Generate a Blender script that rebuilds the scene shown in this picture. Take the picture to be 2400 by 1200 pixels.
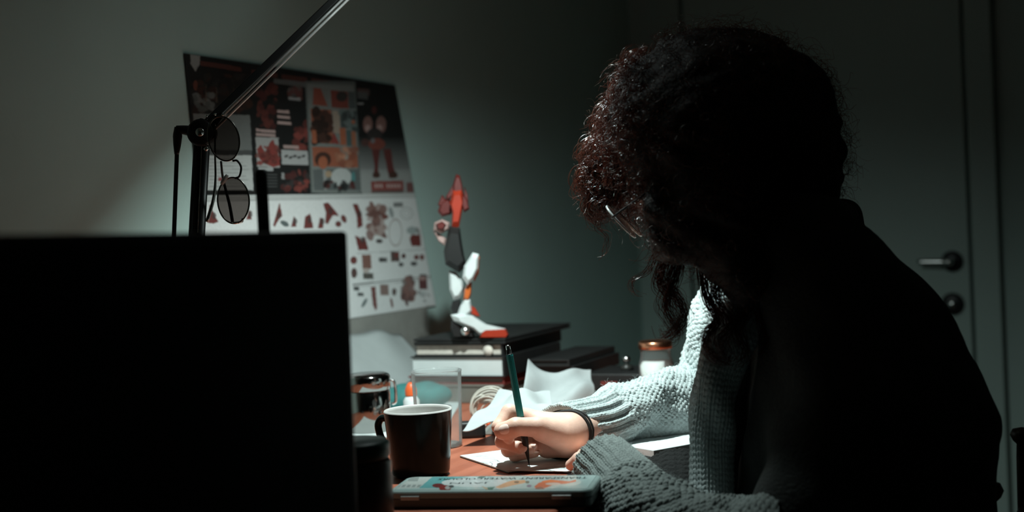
import bpy, bmesh, math, random
import numpy as np
from mathutils import Vector, Matrix

random.seed(7)
RNG = np.random.default_rng(7)
for o in list(bpy.data.objects):
    bpy.data.objects.remove(o)
S = bpy.context.scene
C = S.collection

# ------------------------------------------------------------------ camera
DESK_Z = 0.74
CAM = Vector((1.388, 0.0, 1.073))
FOC = 2400 * 50.0 / 36.0
yaw, pitch, roll = math.radians(25.0), math.radians(-1.8), math.radians(2.8)
FW = Vector((-math.sin(yaw) * math.cos(pitch), math.cos(yaw) * math.cos(pitch), math.sin(pitch)))
R0 = Vector((math.cos(yaw), math.sin(yaw), 0))
U0 = R0.cross(FW)
RT = R0 * math.cos(roll) - U0 * math.sin(roll)
UP = U0 * math.cos(roll) + R0 * math.sin(roll)
cd = bpy.data.cameras.new('camera')
cam = bpy.data.objects.new('camera', cd)
C.objects.link(cam)
M = Matrix((RT, UP, -FW)).transposed().to_4x4()
M.translation = CAM
cam.matrix_world = M
cd.lens = 50.0
cd.sensor_width = 36.0
cd.sensor_fit = 'HORIZONTAL'
cd.clip_start = 0.05
cd.dof.use_dof = True
cd.dof.focus_distance = 1.86
cd.dof.aperture_fstop = 3.2
S.camera = cam

# ------------------------------------------------------------------ world, view
w = bpy.data.worlds.new('world')
S.world = w
w.use_nodes = True
w.node_tree.nodes['Background'].inputs[0].default_value = (0.35, 0.55, 0.45, 1)
w.node_tree.nodes['Background'].inputs[1].default_value = 0.006
S.view_settings.view_transform = 'Standard'
S.view_settings.look = 'None'
S.view_settings.exposure = 0.0
S.view_settings.gamma = 1.0
S.view_settings.use_curve_mapping = False
LAMP_POWER = 47.0

# ------------------------------------------------------------------ pixel helpers
def ray(px, py):
    return FW + RT * ((px - 1200) / FOC) + UP * (-(py - 600) / FOC)
def W(px, py, d):
    return CAM + ray(px, py) * d
def on_z(px, py, z):
    r = ray(px, py)
    return CAM + r * ((z - CAM.z) / r.z)
def on_desk(px, py, dz=0.0):
    return on_z(px, py, DESK_Z + dz)
def on_x(px, py, x):
    r = ray(px, py)
    return CAM + r * ((x - CAM.x) / r.x)
def on_y(px, py, y):
    r = ray(px, py)
    return CAM + r * ((y - CAM.y) / r.y)
_A = np.array([list(RT), list(UP), list(FW)])
def project(P):
    q = (np.asarray(P, dtype=float) - np.array(CAM)) @ _A.T
    return np.stack([1200 + FOC * q[:, 0] / q[:, 2], 600 - FOC * q[:, 1] / q[:, 2]], 1)

# ------------------------------------------------------------------ materials
MATS = {}
def mat(name, col, rough=0.6, metal=0.0, spec=0.5, var=0.06, nscale=40.0, bump=0.0, bscale=200.0,
        trans=0.0, ior=1.45, alpha=1.0, attr=None, sss=0.0, coat=0.0, sheen=0.0):
    m = bpy.data.materials.new(name)
    m.use_nodes = True
    nt = m.node_tree
    b = nt.nodes['Principled BSDF']
    b.inputs['Roughness'].default_value = rough
    b.inputs['Metallic'].default_value = metal
    b.inputs['Specular IOR Level'].default_value = spec
    b.inputs['IOR'].default_value = ior
    b.inputs['Transmission Weight'].default_value = trans
    b.inputs['Alpha'].default_value = alpha
    b.inputs['Coat Weight'].default_value = coat
    b.inputs['Sheen Weight'].default_value = sheen
    if sss:
        b.inputs['Subsurface Weight'].default_value = sss
        b.inputs['Subsurface Radius'].default_value = (0.008, 0.003, 0.0015)
        b.inputs['Subsurface Scale'].default_value = 0.6
    tc = nt.nodes.new('ShaderNodeTexCoord')
    n = nt.nodes.new('ShaderNodeTexNoise')
    n.inputs['Scale'].default_value = nscale
    n.inputs['Detail'].default_value = 4
    nt.links.new(tc.outputs['Object'], n.inputs['Vector'])
    mx = nt.nodes.new('ShaderNodeMix')
    mx.data_type = 'RGBA'
    mx.blend_type = 'MULTIPLY'
    mx.inputs[0].default_value = 1.0
    rp = nt.nodes.new('ShaderNodeMapRange')
    rp.inputs[1].default_value = 0.3
    rp.inputs[2].default_value = 0.7
    rp.inputs[3].default_value = 1 - var
    rp.inputs[4].default_value = 1 + var
    nt.links.new(n.outputs['Fac'], rp.inputs[0])
    if attr:
        a = nt.nodes.new('ShaderNodeAttribute')
        a.attribute_name = attr
        nt.links.new(a.outputs['Color'], mx.inputs[6])
    else:
        mx.inputs[6].default_value = (*col, 1)
    nt.links.new(rp.outputs[0], mx.inputs[7])
    nt.links.new(mx.outputs[2], b.inputs['Base Color'])
    if bump:
        n2 = nt.nodes.new('ShaderNodeTexNoise')
        n2.inputs['Scale'].default_value = bscale
        n2.inputs['Detail'].default_value = 5
        nt.links.new(tc.outputs['Object'], n2.inputs['Vector'])
        bp = nt.nodes.new('ShaderNodeBump')
        bp.inputs['Strength'].default_value = bump
        bp.inputs['Distance'].default_value = 0.004
        nt.links.new(n2.outputs['Fac'], bp.inputs['Height'])
        nt.links.new(bp.outputs['Normal'], b.inputs['Normal'])
    MATS[name] = m
    return m

def wood_mat(name, c1, c2, rough=0.45, scale=1.0):
    m = mat(name, c1, rough, var=0.05, bump=0.05, bscale=300)
    nt = m.node_tree
    mx = [n for n in nt.nodes if n.type == 'MIX'][0]
    tc = [n for n in nt.nodes if n.type == 'TEX_COORD'][0]
    mp = nt.nodes.new('ShaderNodeMapping')
    mp.inputs['Scale'].default_value = (26 * scale, 2.2 * scale, 26 * scale)
    wv = nt.nodes.new('ShaderNodeTexNoise')
    wv.inputs['Scale'].default_value = 2.0
    wv.inputs['Detail'].default_value = 6
    wv.inputs['Distortion'].default_value = 0.6
    cr = nt.nodes.new('ShaderNodeValToRGB')
    cr.color_ramp.elements[0].position = 0.35
    cr.color_ramp.elements[0].color = (*c2, 1)
    cr.color_ramp.elements[1].position = 0.6
    cr.color_ramp.elements[1].color = (*c1, 1)
    nt.links.new(tc.outputs['Object'], mp.inputs['Vector'])
    nt.links.new(mp.outputs['Vector'], wv.inputs['Vector'])
    nt.links.new(wv.outputs['Fac'], cr.inputs['Fac'])
    nt.links.new(cr.outputs['Color'], mx.inputs[6])
    return m

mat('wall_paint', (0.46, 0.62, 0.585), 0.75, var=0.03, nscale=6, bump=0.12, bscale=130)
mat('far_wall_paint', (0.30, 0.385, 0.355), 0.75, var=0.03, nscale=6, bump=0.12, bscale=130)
mat('ceiling_paint', (0.55, 0.58, 0.55), 0.8)
wood_mat('floor_wood', (0.12, 0.07, 0.045), (0.08, 0.045, 0.03))
wood_mat('desk_wood', (0.42, 0.128, 0.072), (0.33, 0.090, 0.048), 0.42)
wood_mat('dark_wood', (0.05, 0.03, 0.02), (0.03, 0.02, 0.014))
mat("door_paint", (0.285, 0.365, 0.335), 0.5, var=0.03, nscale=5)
mat('canister_steel', (0.30, 0.30, 0.29), 0.10, metal=1.0)
mat('steel', (0.62, 0.64, 0.63), 0.22, metal=1.0)
mat('chrome', (0.85, 0.86, 0.85), 0.16, metal=1.0)
mat('black_metal', (0.012, 0.013, 0.013), 0.42)
mat('black_plastic', (0.010, 0.011, 0.011), 0.5)
mat('screen_black', (0.005, 0.006, 0.006), 0.55, spec=0.2)
mat('print', (1, 1, 1), 0.55, attr='Col', var=0.06, nscale=300)
mat('tin_print', (1, 1, 1), 0.25, attr='Col', var=0.05, nscale=260, coat=0.25)
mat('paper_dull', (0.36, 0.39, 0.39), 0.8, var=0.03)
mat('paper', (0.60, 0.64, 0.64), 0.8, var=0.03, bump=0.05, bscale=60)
mat('cream_paper', (0.62, 0.56, 0.50), 0.8, var=0.12, nscale=120)
mat('grey_card', (0.27, 0.27, 0.25), 0.8)
mat('black_cover', (0.012, 0.012, 0.012), 0.55, var=0.2)
mat('red_cover', (0.16, 0.025, 0.02), 0.55)
mat('grey_box', (0.16, 0.15, 0.13), 0.65)
mat('white_cover', (0.66, 0.70, 0.72), 0.6)
mat('mug_dark', (0.010, 0.014, 0.013), 0.20, spec=0.12, var=0.2)
mat('rod_steel', (0.93, 0.96, 0.95), 0.25, metal=0.0, spec=1.0)
mat('mug_inner', (0.62, 0.60, 0.58), 0.2)
mat('teal_body', (0.018, 0.24, 0.245), 0.38, var=0.12, nscale=400)
mat('tin_base', (0.10, 0.12, 0.115), 0.35)
mat('tin_pale', (0.30, 0.39, 0.38), 0.35)
mat('tin_latch', (0.55, 0.57, 0.55), 0.4)
mat('ink', (0.03, 0.05, 0.055), 0.5)
mat('ink_grey', (0.22, 0.27, 0.27), 0.5)
mat('clear_plastic', (0.92, 0.95, 0.95), 0.08, trans=1.0, ior=1.25)
mat('jar_glass', (0.95, 0.97, 0.96), 0.05, trans=1.0, ior=1.3)
mat('wax', (0.85, 0.86, 0.84), 0.5, sss=0.0)
mat('copper', (0.75, 0.33, 0.19), 0.28, metal=1.0)
mat('teal_cloth', (0.035, 0.18, 0.175), 0.7, var=0.2, bump=0.2, bscale=90)
mat('orange_plastic', (0.75, 0.12, 0.03), 0.4)
mat('white_plastic', (0.70, 0.72, 0.72), 0.4)
mat('cable', (0.55, 0.52, 0.46), 0.45)
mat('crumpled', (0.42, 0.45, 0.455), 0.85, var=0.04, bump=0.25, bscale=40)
mat('green_lid', (0.015, 0.055, 0.045), 0.4)
mat('dark_jar', (0.022, 0.022, 0.020), 0.35, var=0.4, nscale=25)
mat('toy_red', (0.34, 0.030, 0.012), 0.35)
mat('toy_darkred', (0.10, 0.012, 0.010), 0.4)
mat('toy_black', (0.012, 0.012, 0.012), 0.4)
mat('toy_white', (0.58, 0.62, 0.62), 0.4)
mat('toy_pink', (0.40, 0.27, 0.25), 0.4)
mat('toy_orange', (0.50, 0.11, 0.02), 0.4)
mat('skin', (0.86, 0.54, 0.43), 0.5, sss=0.12, var=0.08, nscale=70, bump=0.06, bscale=420)
mat('nail', (0.92, 0.68, 0.60), 0.22, coat=0.3)
mat('band', (0.012, 0.012, 0.012), 0.7)
mat('knit_lit', (0.49, 0.56, 0.56), 0.85, var=0.14, nscale=180, bump=0.5, bscale=700, sheen=0.2)  # one garment's wool in lit, dim and shaded tones, light put into the colour
mat('knit_dim', (0.25, 0.29, 0.28), 0.85, var=0.16, nscale=180, bump=0.5, bscale=700, sheen=0.15)
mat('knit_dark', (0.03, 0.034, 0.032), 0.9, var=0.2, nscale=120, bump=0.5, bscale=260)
mat('knit_black', (0.006, 0.007, 0.007), 0.95, var=0.2, nscale=120, bump=0.5, bscale=260)  # for the added filler between desk and torso
mat('knit_brown', (0.05, 0.042, 0.034), 0.9, var=0.25, nscale=300, bump=0.6, bscale=600)
mat('trousers', (0.006, 0.006, 0.008), 0.9)
mat('rim_metal', (0.25, 0.24, 0.22), 0.25, metal=1.0)
mat('frame_clear', (0.75, 0.78, 0.78), 0.2, spec=0.8)

def glassy(name, tint, amount, rough=0.03):
    m = bpy.data.materials.new(name)
    m.use_nodes = True
    nt = m.node_tree
    nt.nodes.remove(nt.nodes['Principled BSDF'])
    out = nt.nodes['Material Output']
    t = nt.nodes.new('ShaderNodeBsdfTransparent')
    t.inputs[0].default_value = (*tint, 1)
    g = nt.nodes.new('ShaderNodeBsdfGlossy')
    g.inputs['Roughness'].default_value = rough
    mx = nt.nodes.new('ShaderNodeMixShader')
    fr = nt.nodes.new('ShaderNodeFresnel')
    ad = nt.nodes.new('ShaderNodeMath')
    ad.operation = 'ADD'
    ad.use_clamp = True
    ad.inputs[1].default_value = amount
    nt.links.new(fr.outputs[0], ad.inputs[0])
    nt.links.new(ad.outputs[0], mx.inputs[0])
    nt.links.new(t.outputs[0], mx.inputs[1])
    nt.links.new(g.outputs[0], mx.inputs[2])
    nt.links.new(mx.outputs[0], out.inputs[0])
    MATS[name] = m
glassy('sun_lens', (0.17, 0.145, 0.135), 0.03)
glassy('clear_lens', (0.88, 0.90, 0.90), 0.14, 0.2)
glassy('cup_plastic', (0.95, 0.97, 0.97), 0.0, 0.12)
def milky(name, amt):
    nt = MATS[name].node_tree
    out = nt.nodes['Material Output']
    old = out.inputs[0].links[0].from_socket
    for n in nt.nodes:
        if n.type == 'FRESNEL': n.inputs[0].default_value = 1.16
    d = nt.nodes.new('ShaderNodeBsdfDiffuse'); d.inputs[0].default_value = (0.8, 0.84, 0.84, 1)
    t = nt.nodes.new('ShaderNodeBsdfTranslucent'); t.inputs[0].default_value = (0.8, 0.84, 0.84, 1)
    m1 = nt.nodes.new('ShaderNodeMixShader'); m1.inputs[0].default_value = 0.5
    m2 = nt.nodes.new('ShaderNodeMixShader'); m2.inputs[0].default_value = amt
    nt.links.new(d.outputs[0], m1.inputs[1]); nt.links.new(t.outputs[0], m1.inputs[2])
    nt.links.new(old, m2.inputs[1]); nt.links.new(m1.outputs[0], m2.inputs[2])
    nt.links.new(m2.outputs[0], out.inputs[0])
milky('cup_plastic', 0.13)

def hair_mat():
    m = mat('hair', (0.060, 0.027, 0.017), 0.24, spec=1.0, var=0.3, nscale=60)
    nt = m.node_tree
    b = nt.nodes['Principled BSDF']
    out = nt.nodes['Material Output']
    tr = nt.nodes.new('ShaderNodeBsdfTranslucent')
    tr.inputs[0].default_value = (0.62, 0.17, 0.075, 1)
    mx = nt.nodes.new('ShaderNodeMixShader')
    mx.inputs[0].default_value = 0.26
    nt.links.new(b.outputs[0], mx.inputs[1])
    nt.links.new(tr.outputs[0], mx.inputs[2])
    nt.links.new(mx.outputs[0], out.inputs[0])
hair_mat()
mat('hair_mass', (0.010, 0.006, 0.005), 0.7, bump=0.8, bscale=90)

def emit(name, col, s):
    m = bpy.data.materials.new(name)
    m.use_nodes = True
    b = m.node_tree.nodes['Principled BSDF']
    b.inputs['Base Color'].default_value = (0.8, 0.8, 0.8, 1)
    b.inputs['Emission Color'].default_value = (*col, 1)
    b.inputs['Emission Strength'].default_value = s
    MATS[name] = m
emit('bulb_glow', (0.86, 1.0, 0.965), 17)

# ------------------------------------------------------------------ object helpers
WLOC = {}
def tag(o, label=None, cat=None, group=None, kind=None):
    if label: o['label'] = label
    if cat: o['category'] = cat
    if group: o['group'] = group
    if kind: o['kind'] = kind
    return o
def thing(name, loc, label, cat, group=None):
    o = bpy.data.objects.new(name, None)
    o.empty_display_size = 0.05
    C.objects.link(o)
    o.location = loc
    WLOC[o.name] = Vector(loc)
    return tag(o, label, cat, group)
def attach(o, loc, parent):
    o.location = loc
    WLOC[o.name] = Vector(loc)
    if parent is not None:
        o.parent = parent
        o.matrix_parent_inverse = Matrix.Translation(-WLOC[parent.name])
def mesh(name, V, F, m, parent=None, smooth=False, colors=None):
    V = np.asarray([list(v) for v in V] if not isinstance(V, np.ndarray) else V, dtype=float)
    c = (V.min(0) + V.max(0)) / 2
    me = bpy.data.meshes.new(name)
    if isinstance(F, np.ndarray):
        k = F.shape[1]
        me.vertices.add(len(V))
        me.vertices.foreach_set('co', (V - c).astype(np.float32).ravel())
        me.loops.add(F.size)
        me.polygons.add(len(F))
        me.loops.foreach_set('vertex_index', F.astype(np.int32).ravel())
        me.polygons.foreach_set('loop_start', np.arange(0, F.size, k, dtype=np.int32))
        me.update(calc_edges=True)
        me.validate()
    else:
        me.from_pydata([tuple(v) for v in (V - c)], [], F)
        me.update()
    if colors is not None:
        a = me.color_attributes.new('Col', 'FLOAT_COLOR', 'POINT')
        cc = np.ones((len(V), 4), np.float32)
        cc[:, :3] = colors
        a.data.foreach_set('color', cc.ravel())
    me.materials.append(MATS[m])
    if smooth:
        me.polygons.foreach_set('use_smooth', np.ones(len(me.polygons), dtype=bool))
    o = bpy.data.objects.new(name, me)
    C.objects.link(o)
    attach(o, Vector(c), parent)
    return o
def bm_mesh(name, bm, m, parent=None, smooth=False):
    bmesh.ops.recalc_face_normals(bm, faces=bm.faces[:])
    V = [v.co.copy() for v in bm.verts]
    bm.verts.index_update()
    F = [[v.index for v in f.verts] for f in bm.faces]
    bm.free()
    return mesh(name, V, F, m, parent, smooth)
def box(name, c, size, m, parent=None, axes=None, bevel=0.0, seg=2):
    """box centred at c, size along axes (three unit vectors)"""
    bm = bmesh.new()
    bmesh.ops.create_cube(bm, size=1.0)
    for v in bm.verts:
        v.co = Vector((v.co.x * size[0], v.co.y * size[1], v.co.z * size[2]))
    if bevel:
        bmesh.ops.bevel(bm, geom=bm.edges[:], offset=bevel, segments=seg, profile=0.5, affect='EDGES')
    if axes:
        A = Matrix((axes[0], axes[1], axes[2])).transposed()
        for v in bm.verts:
            v.co = A @ v.co
    for v in bm.verts:
        v.co += Vector(c)
    return bm_mesh(name, bm, m, parent, False)
def bx(name, lo, hi, m, parent=None, bevel=0.0):
    lo, hi = Vector(lo), Vector(hi)
    return box(name, (lo + hi) / 2, hi - lo, m, parent, None, bevel)
def lathe(name, base, prof, m, parent=None, n=48, smooth=True, axis=None):
    """prof: list of (r, z)"""
    V, F = [], []
    base = Vector(base)
    ax = (axis or Vector((0, 0, 1))).normalized()
    t = ax.orthogonal().normalized()
    b = ax.cross(t)
    for r, z in prof:
        for i in range(n):
            a = 2 * math.pi * i / n
            V.append(base + ax * z + (t * math.cos(a) + b * math.sin(a)) * max(r, 1e-5))
    for j in range(len(prof) - 1):
        for i in range(n):
            k = (i + 1) % n
            F.append((j * n + i, j * n + k, (j + 1) * n + k, (j + 1) * n + i))
    o = mesh(name, V, F, m, parent, smooth)
    return o
def catmull(pts, n):
    P = np.array([list(p) for p in pts], float)
    P = np.vstack([2 * P[0] - P[1], P, 2 * P[-1] - P[-2]])
    out = []
    k = len(P) - 3
    for i in range(k):
        m_ = max(2, n // k)
        for t in np.linspace(0, 1, m_, endpoint=(i == k - 1)):
            p0, p1, p2, p3 = P[i:i + 4]
            out.append(0.5 * ((2 * p1) + (-p0 + p2) * t + (2 * p0 - 5 * p1 + 4 * p2 - p3) * t * t + (-p0 + 3 * p1 - 3 * p2 + p3) * t ** 3))
    return np.array(out)
def frames(P):
    T = np.gradient(P, axis=0)
    T /= np.linalg.norm(T, axis=1)[:, None] + 1e-12
    N = np.zeros_like(P)
    ref = np.array([0, 0, 1.0]) if abs(T[0][2]) < 0.9 else np.array([1.0, 0, 0])
    n = ref - T[0] * ref.dot(T[0])
    n /= np.linalg.norm(n)
    for i in range(len(P)):
        n = n - T[i] * n.dot(T[i])
        n /= np.linalg.norm(n) + 1e-12
        N[i] = n
    B = np.cross(T, N)
    return T, N, B
def tube(name, pts, r, m, parent=None, seg=10, n=None, smooth=True, closed=False):
    P = np.array([list(p) for p in pts], float) if n is None else catmull(pts, n)
    k = len(P)
    rr = np.full(k, r) if np.isscalar(r) else np.interp(np.linspace(0, 1, k), np.linspace(0, 1, len(r)), r)
    T, N, B = frames(P)
    a = np.linspace(0, 2 * np.pi, seg, endpoint=False)
    V = (P[:, None, :] + rr[:, None, None] * (N[:, None, :] * np.cos(a)[None, :, None] + B[:, None, :] * np.sin(a)[None, :, None])).reshape(-1, 3)
    F = []
    for j in range(k - 1 + (1 if closed else 0)):
        j2 = (j + 1) % k
        for i in range(seg):
            i2 = (i + 1) % seg
            F.append((j * seg + i, j * seg + i2, j2 * seg + i2, j2 * seg + i))
    if not closed:
        F.append(tuple(range(seg))[::-1])
        F.append(tuple((k - 1) * seg + i for i in range(seg)))
    return mesh(name, V, F, m, parent, smooth)
def cyl(name, a, b, r, m, parent=None, r2=None, seg=24, smooth=False):
    return tube(name, [a, b], [r, r if r2 is None else r2], m, parent, seg, smooth=smooth)
def hull(name, pts, m, parent=None, bevel=0.0):
    bm = bmesh.new()
    for p in pts:
        bm.verts.new(p)
    res = bmesh.ops.convex_hull(bm, input=bm.verts[:])
    dead = [e for e in res['geom_interior'] if isinstance(e, bmesh.types.BMVert)]
    if dead:
        bmesh.ops.delete(bm, geom=dead, context='VERTS')
    bmesh.ops.dissolve_limit(bm, angle_limit=0.03, verts=bm.verts[:], edges=bm.edges[:])
    if bevel:
        bmesh.ops.bevel(bm, geom=bm.edges[:], offset=bevel, segments=2, profile=0.5, affect='EDGES')
    return bm_mesh(name, bm, m, parent)
def slab(name, poly, d, t, m, parent=None, chamfer=0.75):
    """solid piece: photo outline at distance d, given real thickness t along the view with chamfered faces"""
    cx = sum(p[0] for p in poly) / len(poly)
    cy = sum(p[1] for p in poly) / len(poly)
    V = []
    n = len(poly)
    for k, (dd, s) in enumerate(((-t / 2, chamfer), (-t / 4, 1), (t / 4, 1), (t / 2, chamfer))):
        for x, y in poly:
            V.append(W(cx + (x - cx) * s, cy + (y - cy) * s, d + dd))
    F = [tuple(range(n))[::-1], tuple(3 * n + i for i in range(n))]
    for k in range(3):
        for i in range(n):
            j = (i + 1) % n
            F.append((k * n + i, k * n + j, (k + 1) * n + j, (k + 1) * n + i))
    bm = bmesh.new()
    vs = [bm.verts.new(v) for v in V]
    for f in F:
        bm.faces.new([vs[i] for i in f])
    return bm_mesh(name, bm, m, parent)
def text_mesh(name, s, centre, xdir, ydir, height, width, m, parent=None, lift=0.0004):
    cu = bpy.data.curves.new(name, 'FONT')
    cu.body = s
    cu.align_x = 'CENTER'
    cu.align_y = 'CENTER'
    cu.resolution_u = 2
    ob = bpy.data.objects.new('text_temp', cu)
    C.objects.link(ob)
    bpy.context.view_layer.update()
    dg = bpy.context.evaluated_depsgraph_get()
    me = bpy.data.meshes.new_from_object(ob.evaluated_get(dg))
    V = np.array([list(v.co) for v in me.vertices])
    F = [list(p.vertices) for p in me.polygons]
    bpy.data.objects.remove(ob)
    V -= (V.min(0) + V.max(0)) / 2
    ex = V.max(0) - V.min(0)
    xd, yd = Vector(xdir).normalized(), Vector(ydir).normalized()
    nz = xd.cross(yd)
    out = [Vector(centre) + xd * (v[0] / ex[0] * width) + yd * (v[1] / ex[1] * height) + nz * lift for v in V]
    return mesh(name, out, F, m, parent)

# ------------------------------------------------------------------ signed distance modelling
def smin(a, b, k):
    h = np.maximum(k - np.abs(a - b), 0) / k
    return np.minimum(a, b) - h * h * k * 0.25
def rc(P, a, b, ra, rb):
    a = np.array(a, np.float32); b = np.array(b, np.float32)
    ba = b - a
    t = np.clip(((P - a) @ ba) / max(float(ba @ ba), 1e-9), 0, 1)
    return np.linalg.norm(P - a - t[..., None] * ba, axis=-1) - (ra + (rb - ra) * t)
def el(P, c, axes, r):
    q = (P - np.array(c, np.float32)) @ np.array([list(x) for x in axes], np.float32).T
    r = np.array(r, np.float32)
    k0 = np.linalg.norm(q / r, axis=-1)
    k1 = np.linalg.norm(q / (r * r), axis=-1) + 1e-9
    return k0 * (k0 - 1) / k1
WA = ((1, 0, 0), (0, 1, 0), (0, 0, 1))
def chain(P, pts, rs, k):
    d = None
    for i in range(len(pts) - 1):
        e = rc(P, pts[i], pts[i + 1], rs[i], rs[i + 1])
        d = e if d is None else smin(d, e, k)
    return d
def surface(f, lo, hi, h):
    lo = np.array(lo, float); hi = np.array(hi, float)
    n = np.ceil((hi - lo) / h).astype(int) + 1
    xs = [np.float32(lo[i] + h * np.arange(n[i])) for i in range(3)]
    D = np.empty(tuple(n), np.float32)
    step = max(1, int(400000 / (n[1] * n[2])))
    for i in range(0, n[0], step):
        g = np.stack(np.meshgrid(xs[0][i:i + step], xs[1], xs[2], indexing='ij'), -1)
        D[i:i + step] = f(g)
    s = D < 0
    acc = np.zeros(tuple(n - 1) + (3,), np.float32)
    cnt = np.zeros(tuple(n - 1), np.int32)
    base = np.stack(np.meshgrid(*[np.arange(k - 1) for k in n], indexing='ij'), -1).astype(np.float32)
    corners = [(i, j, k) for i in (0, 1) for j in (0, 1) for k in (0, 1)]
    def sub(A, c):
        return A[c[0]:n[0] - 1 + c[0], c[1]:n[1] - 1 + c[1], c[2]:n[2] - 1 + c[2]]
    for a in corners:
        for ax in range(3):
            if a[ax]: continue
            b = list(a); b[ax] = 1
            da, db = sub(D, a), sub(D, b)
            mk = (da < 0) != (db < 0)
            ii = np.nonzero(mk)
            t = da[ii] / (da[ii] - db[ii])
            p = base[ii] + np.array(a, np.float32)
            p[:, ax] += t
            acc[ii] += p
            cnt[ii] += 1
    act = cnt > 0
    idx = np.full(cnt.shape, -1, np.int64)
    idx[act] = np.arange(act.sum())
    V = acc[act] / cnt[act][:, None] * h + lo
    Q = []
    for ax in range(3):
        o1, o2 = [(1, 2), (2, 0), (0, 1)][ax]
        sl0 = [slice(1, n[i] - 1) for i in range(3)]
        sl1 = list(sl0)
        sl0[ax] = slice(0, n[ax] - 1); sl1[ax] = slice(1, n[ax])
        sa, sb = s[tuple(sl0)], s[tuple(sl1)]
        ii = np.array(np.nonzero(sa != sb))
        off = np.ones((3, 1), int); off[ax] = 0
        g = ii + off
        flip = sb[tuple(ii)]
        def cell(d1, d2):
            q = g.copy(); q[o1] -= d1; q[o2] -= d2
            return idx[tuple(q)]
        q = np.stack([cell(1, 1), cell(0, 1), cell(0, 0), cell(1, 0)], 1)
        q[flip] = q[flip][:, ::-1]
        Q.append(q)
    Q = np.concatenate(Q)
    Q = Q[(Q >= 0).all(1)]
    return V, Q

# ================================================================== STRUCTURE
FAR_Y = 3.84
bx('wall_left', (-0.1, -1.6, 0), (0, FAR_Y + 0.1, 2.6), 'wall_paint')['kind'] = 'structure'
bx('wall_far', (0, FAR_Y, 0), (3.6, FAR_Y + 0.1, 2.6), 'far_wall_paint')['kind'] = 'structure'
bx('floor', (-0.1, -1.6, -0.05), (3.6, FAR_Y + 0.1, 0), 'floor_wood')['kind'] = 'structure'
bx('ceiling', (-0.1, -1.6, 2.6), (3.6, FAR_Y + 0.1, 2.65), 'ceiling_paint')['kind'] = 'structure'

# door in the far wall
xr = on_y(2275, 600, FAR_Y).x          # free edge of the leaf
dw = 0.74
door = thing('door_1', (xr - dw / 2, FAR_Y, 0), 'closed pale door with dark lever handle', 'door')
door['kind'] = 'structure'
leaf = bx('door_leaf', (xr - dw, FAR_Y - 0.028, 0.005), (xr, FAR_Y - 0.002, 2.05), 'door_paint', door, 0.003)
for z0, z1 in ((0.18, 0.86), (1.16, 1.92)):
    pass
bx('door_frame', (xr + 0.008, FAR_Y - 0.034, 0), (xr + 0.075, FAR_Y, 2.13), 'door_paint', door, 0.004)
bx('door_frame', (xr - dw - 0.075, FAR_Y - 0.034, 0), (xr - dw - 0.008, FAR_Y, 2.13), 'door_paint', door, 0.004)
bx('door_frame', (xr - dw - 0.008, FAR_Y - 0.034, 2.06), (xr + 0.008, FAR_Y, 2.13), 'door_paint', door, 0.004)
hp = on_y(2232, 612, FAR_Y - 0.03)
rose = lathe('handle_rose', hp, [(0, 0.012), (0.024, 0.012), (0.027, 0.008), (0.027, 0), (0, 0)], 'black_metal', leaf, 24, axis=Vector((0, -1, 0)))
hl = on_y(2150, 614, FAR_Y - 0.075)
h0 = hp + Vector((0, -0.045, 0))
tube('handle_lever', [hp, h0, h0 + (hl - h0) * 0.2, hl], [0.008, 0.009, 0.009, 0.007], 'steel', leaf, 12, 24)
kp = on_y(2233, 712, FAR_Y - 0.03)
lathe('key_rose', kp, [(0, 0.010), (0.026, 0.010), (0.029, 0.006), (0.029, 0), (0, 0)], 'black_metal', leaf, 24, axis=Vector((0, -1, 0)))
lathe('key_cylinder', kp + Vector((0, -0.01, 0)), [(0, 0.012), (0.009, 0.012), (0.0105, 0.009), (0.0105, 0), (0, 0)], 'steel', leaf, 20, axis=Vector((0, -1, 0)))

# ================================================================== DESK
desk = thing('desk', (0.38, 1.65, 0), 'long desk with orange brown wooden top against the wall', 'desk')
bx('desk_top', (0.004, 0.45, DESK_Z - 0.03), (0.76, 2.74, DESK_Z), 'desk_wood', desk, 0.004)
for x in (0.05, 0.70):
    for y in (0.52, 2.68):
        bx('leg', (x - 0.025, y - 0.025, 0), (x + 0.025, y + 0.025, DESK_Z - 0.03), 'black_metal', desk, 0.004)
for y in (0.52, 2.68):
    bx('side_rail', (0.075, y - 0.015, DESK_Z - 0.08), (0.675, y + 0.015, DESK_Z - 0.03), 'black_metal', desk)

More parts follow.
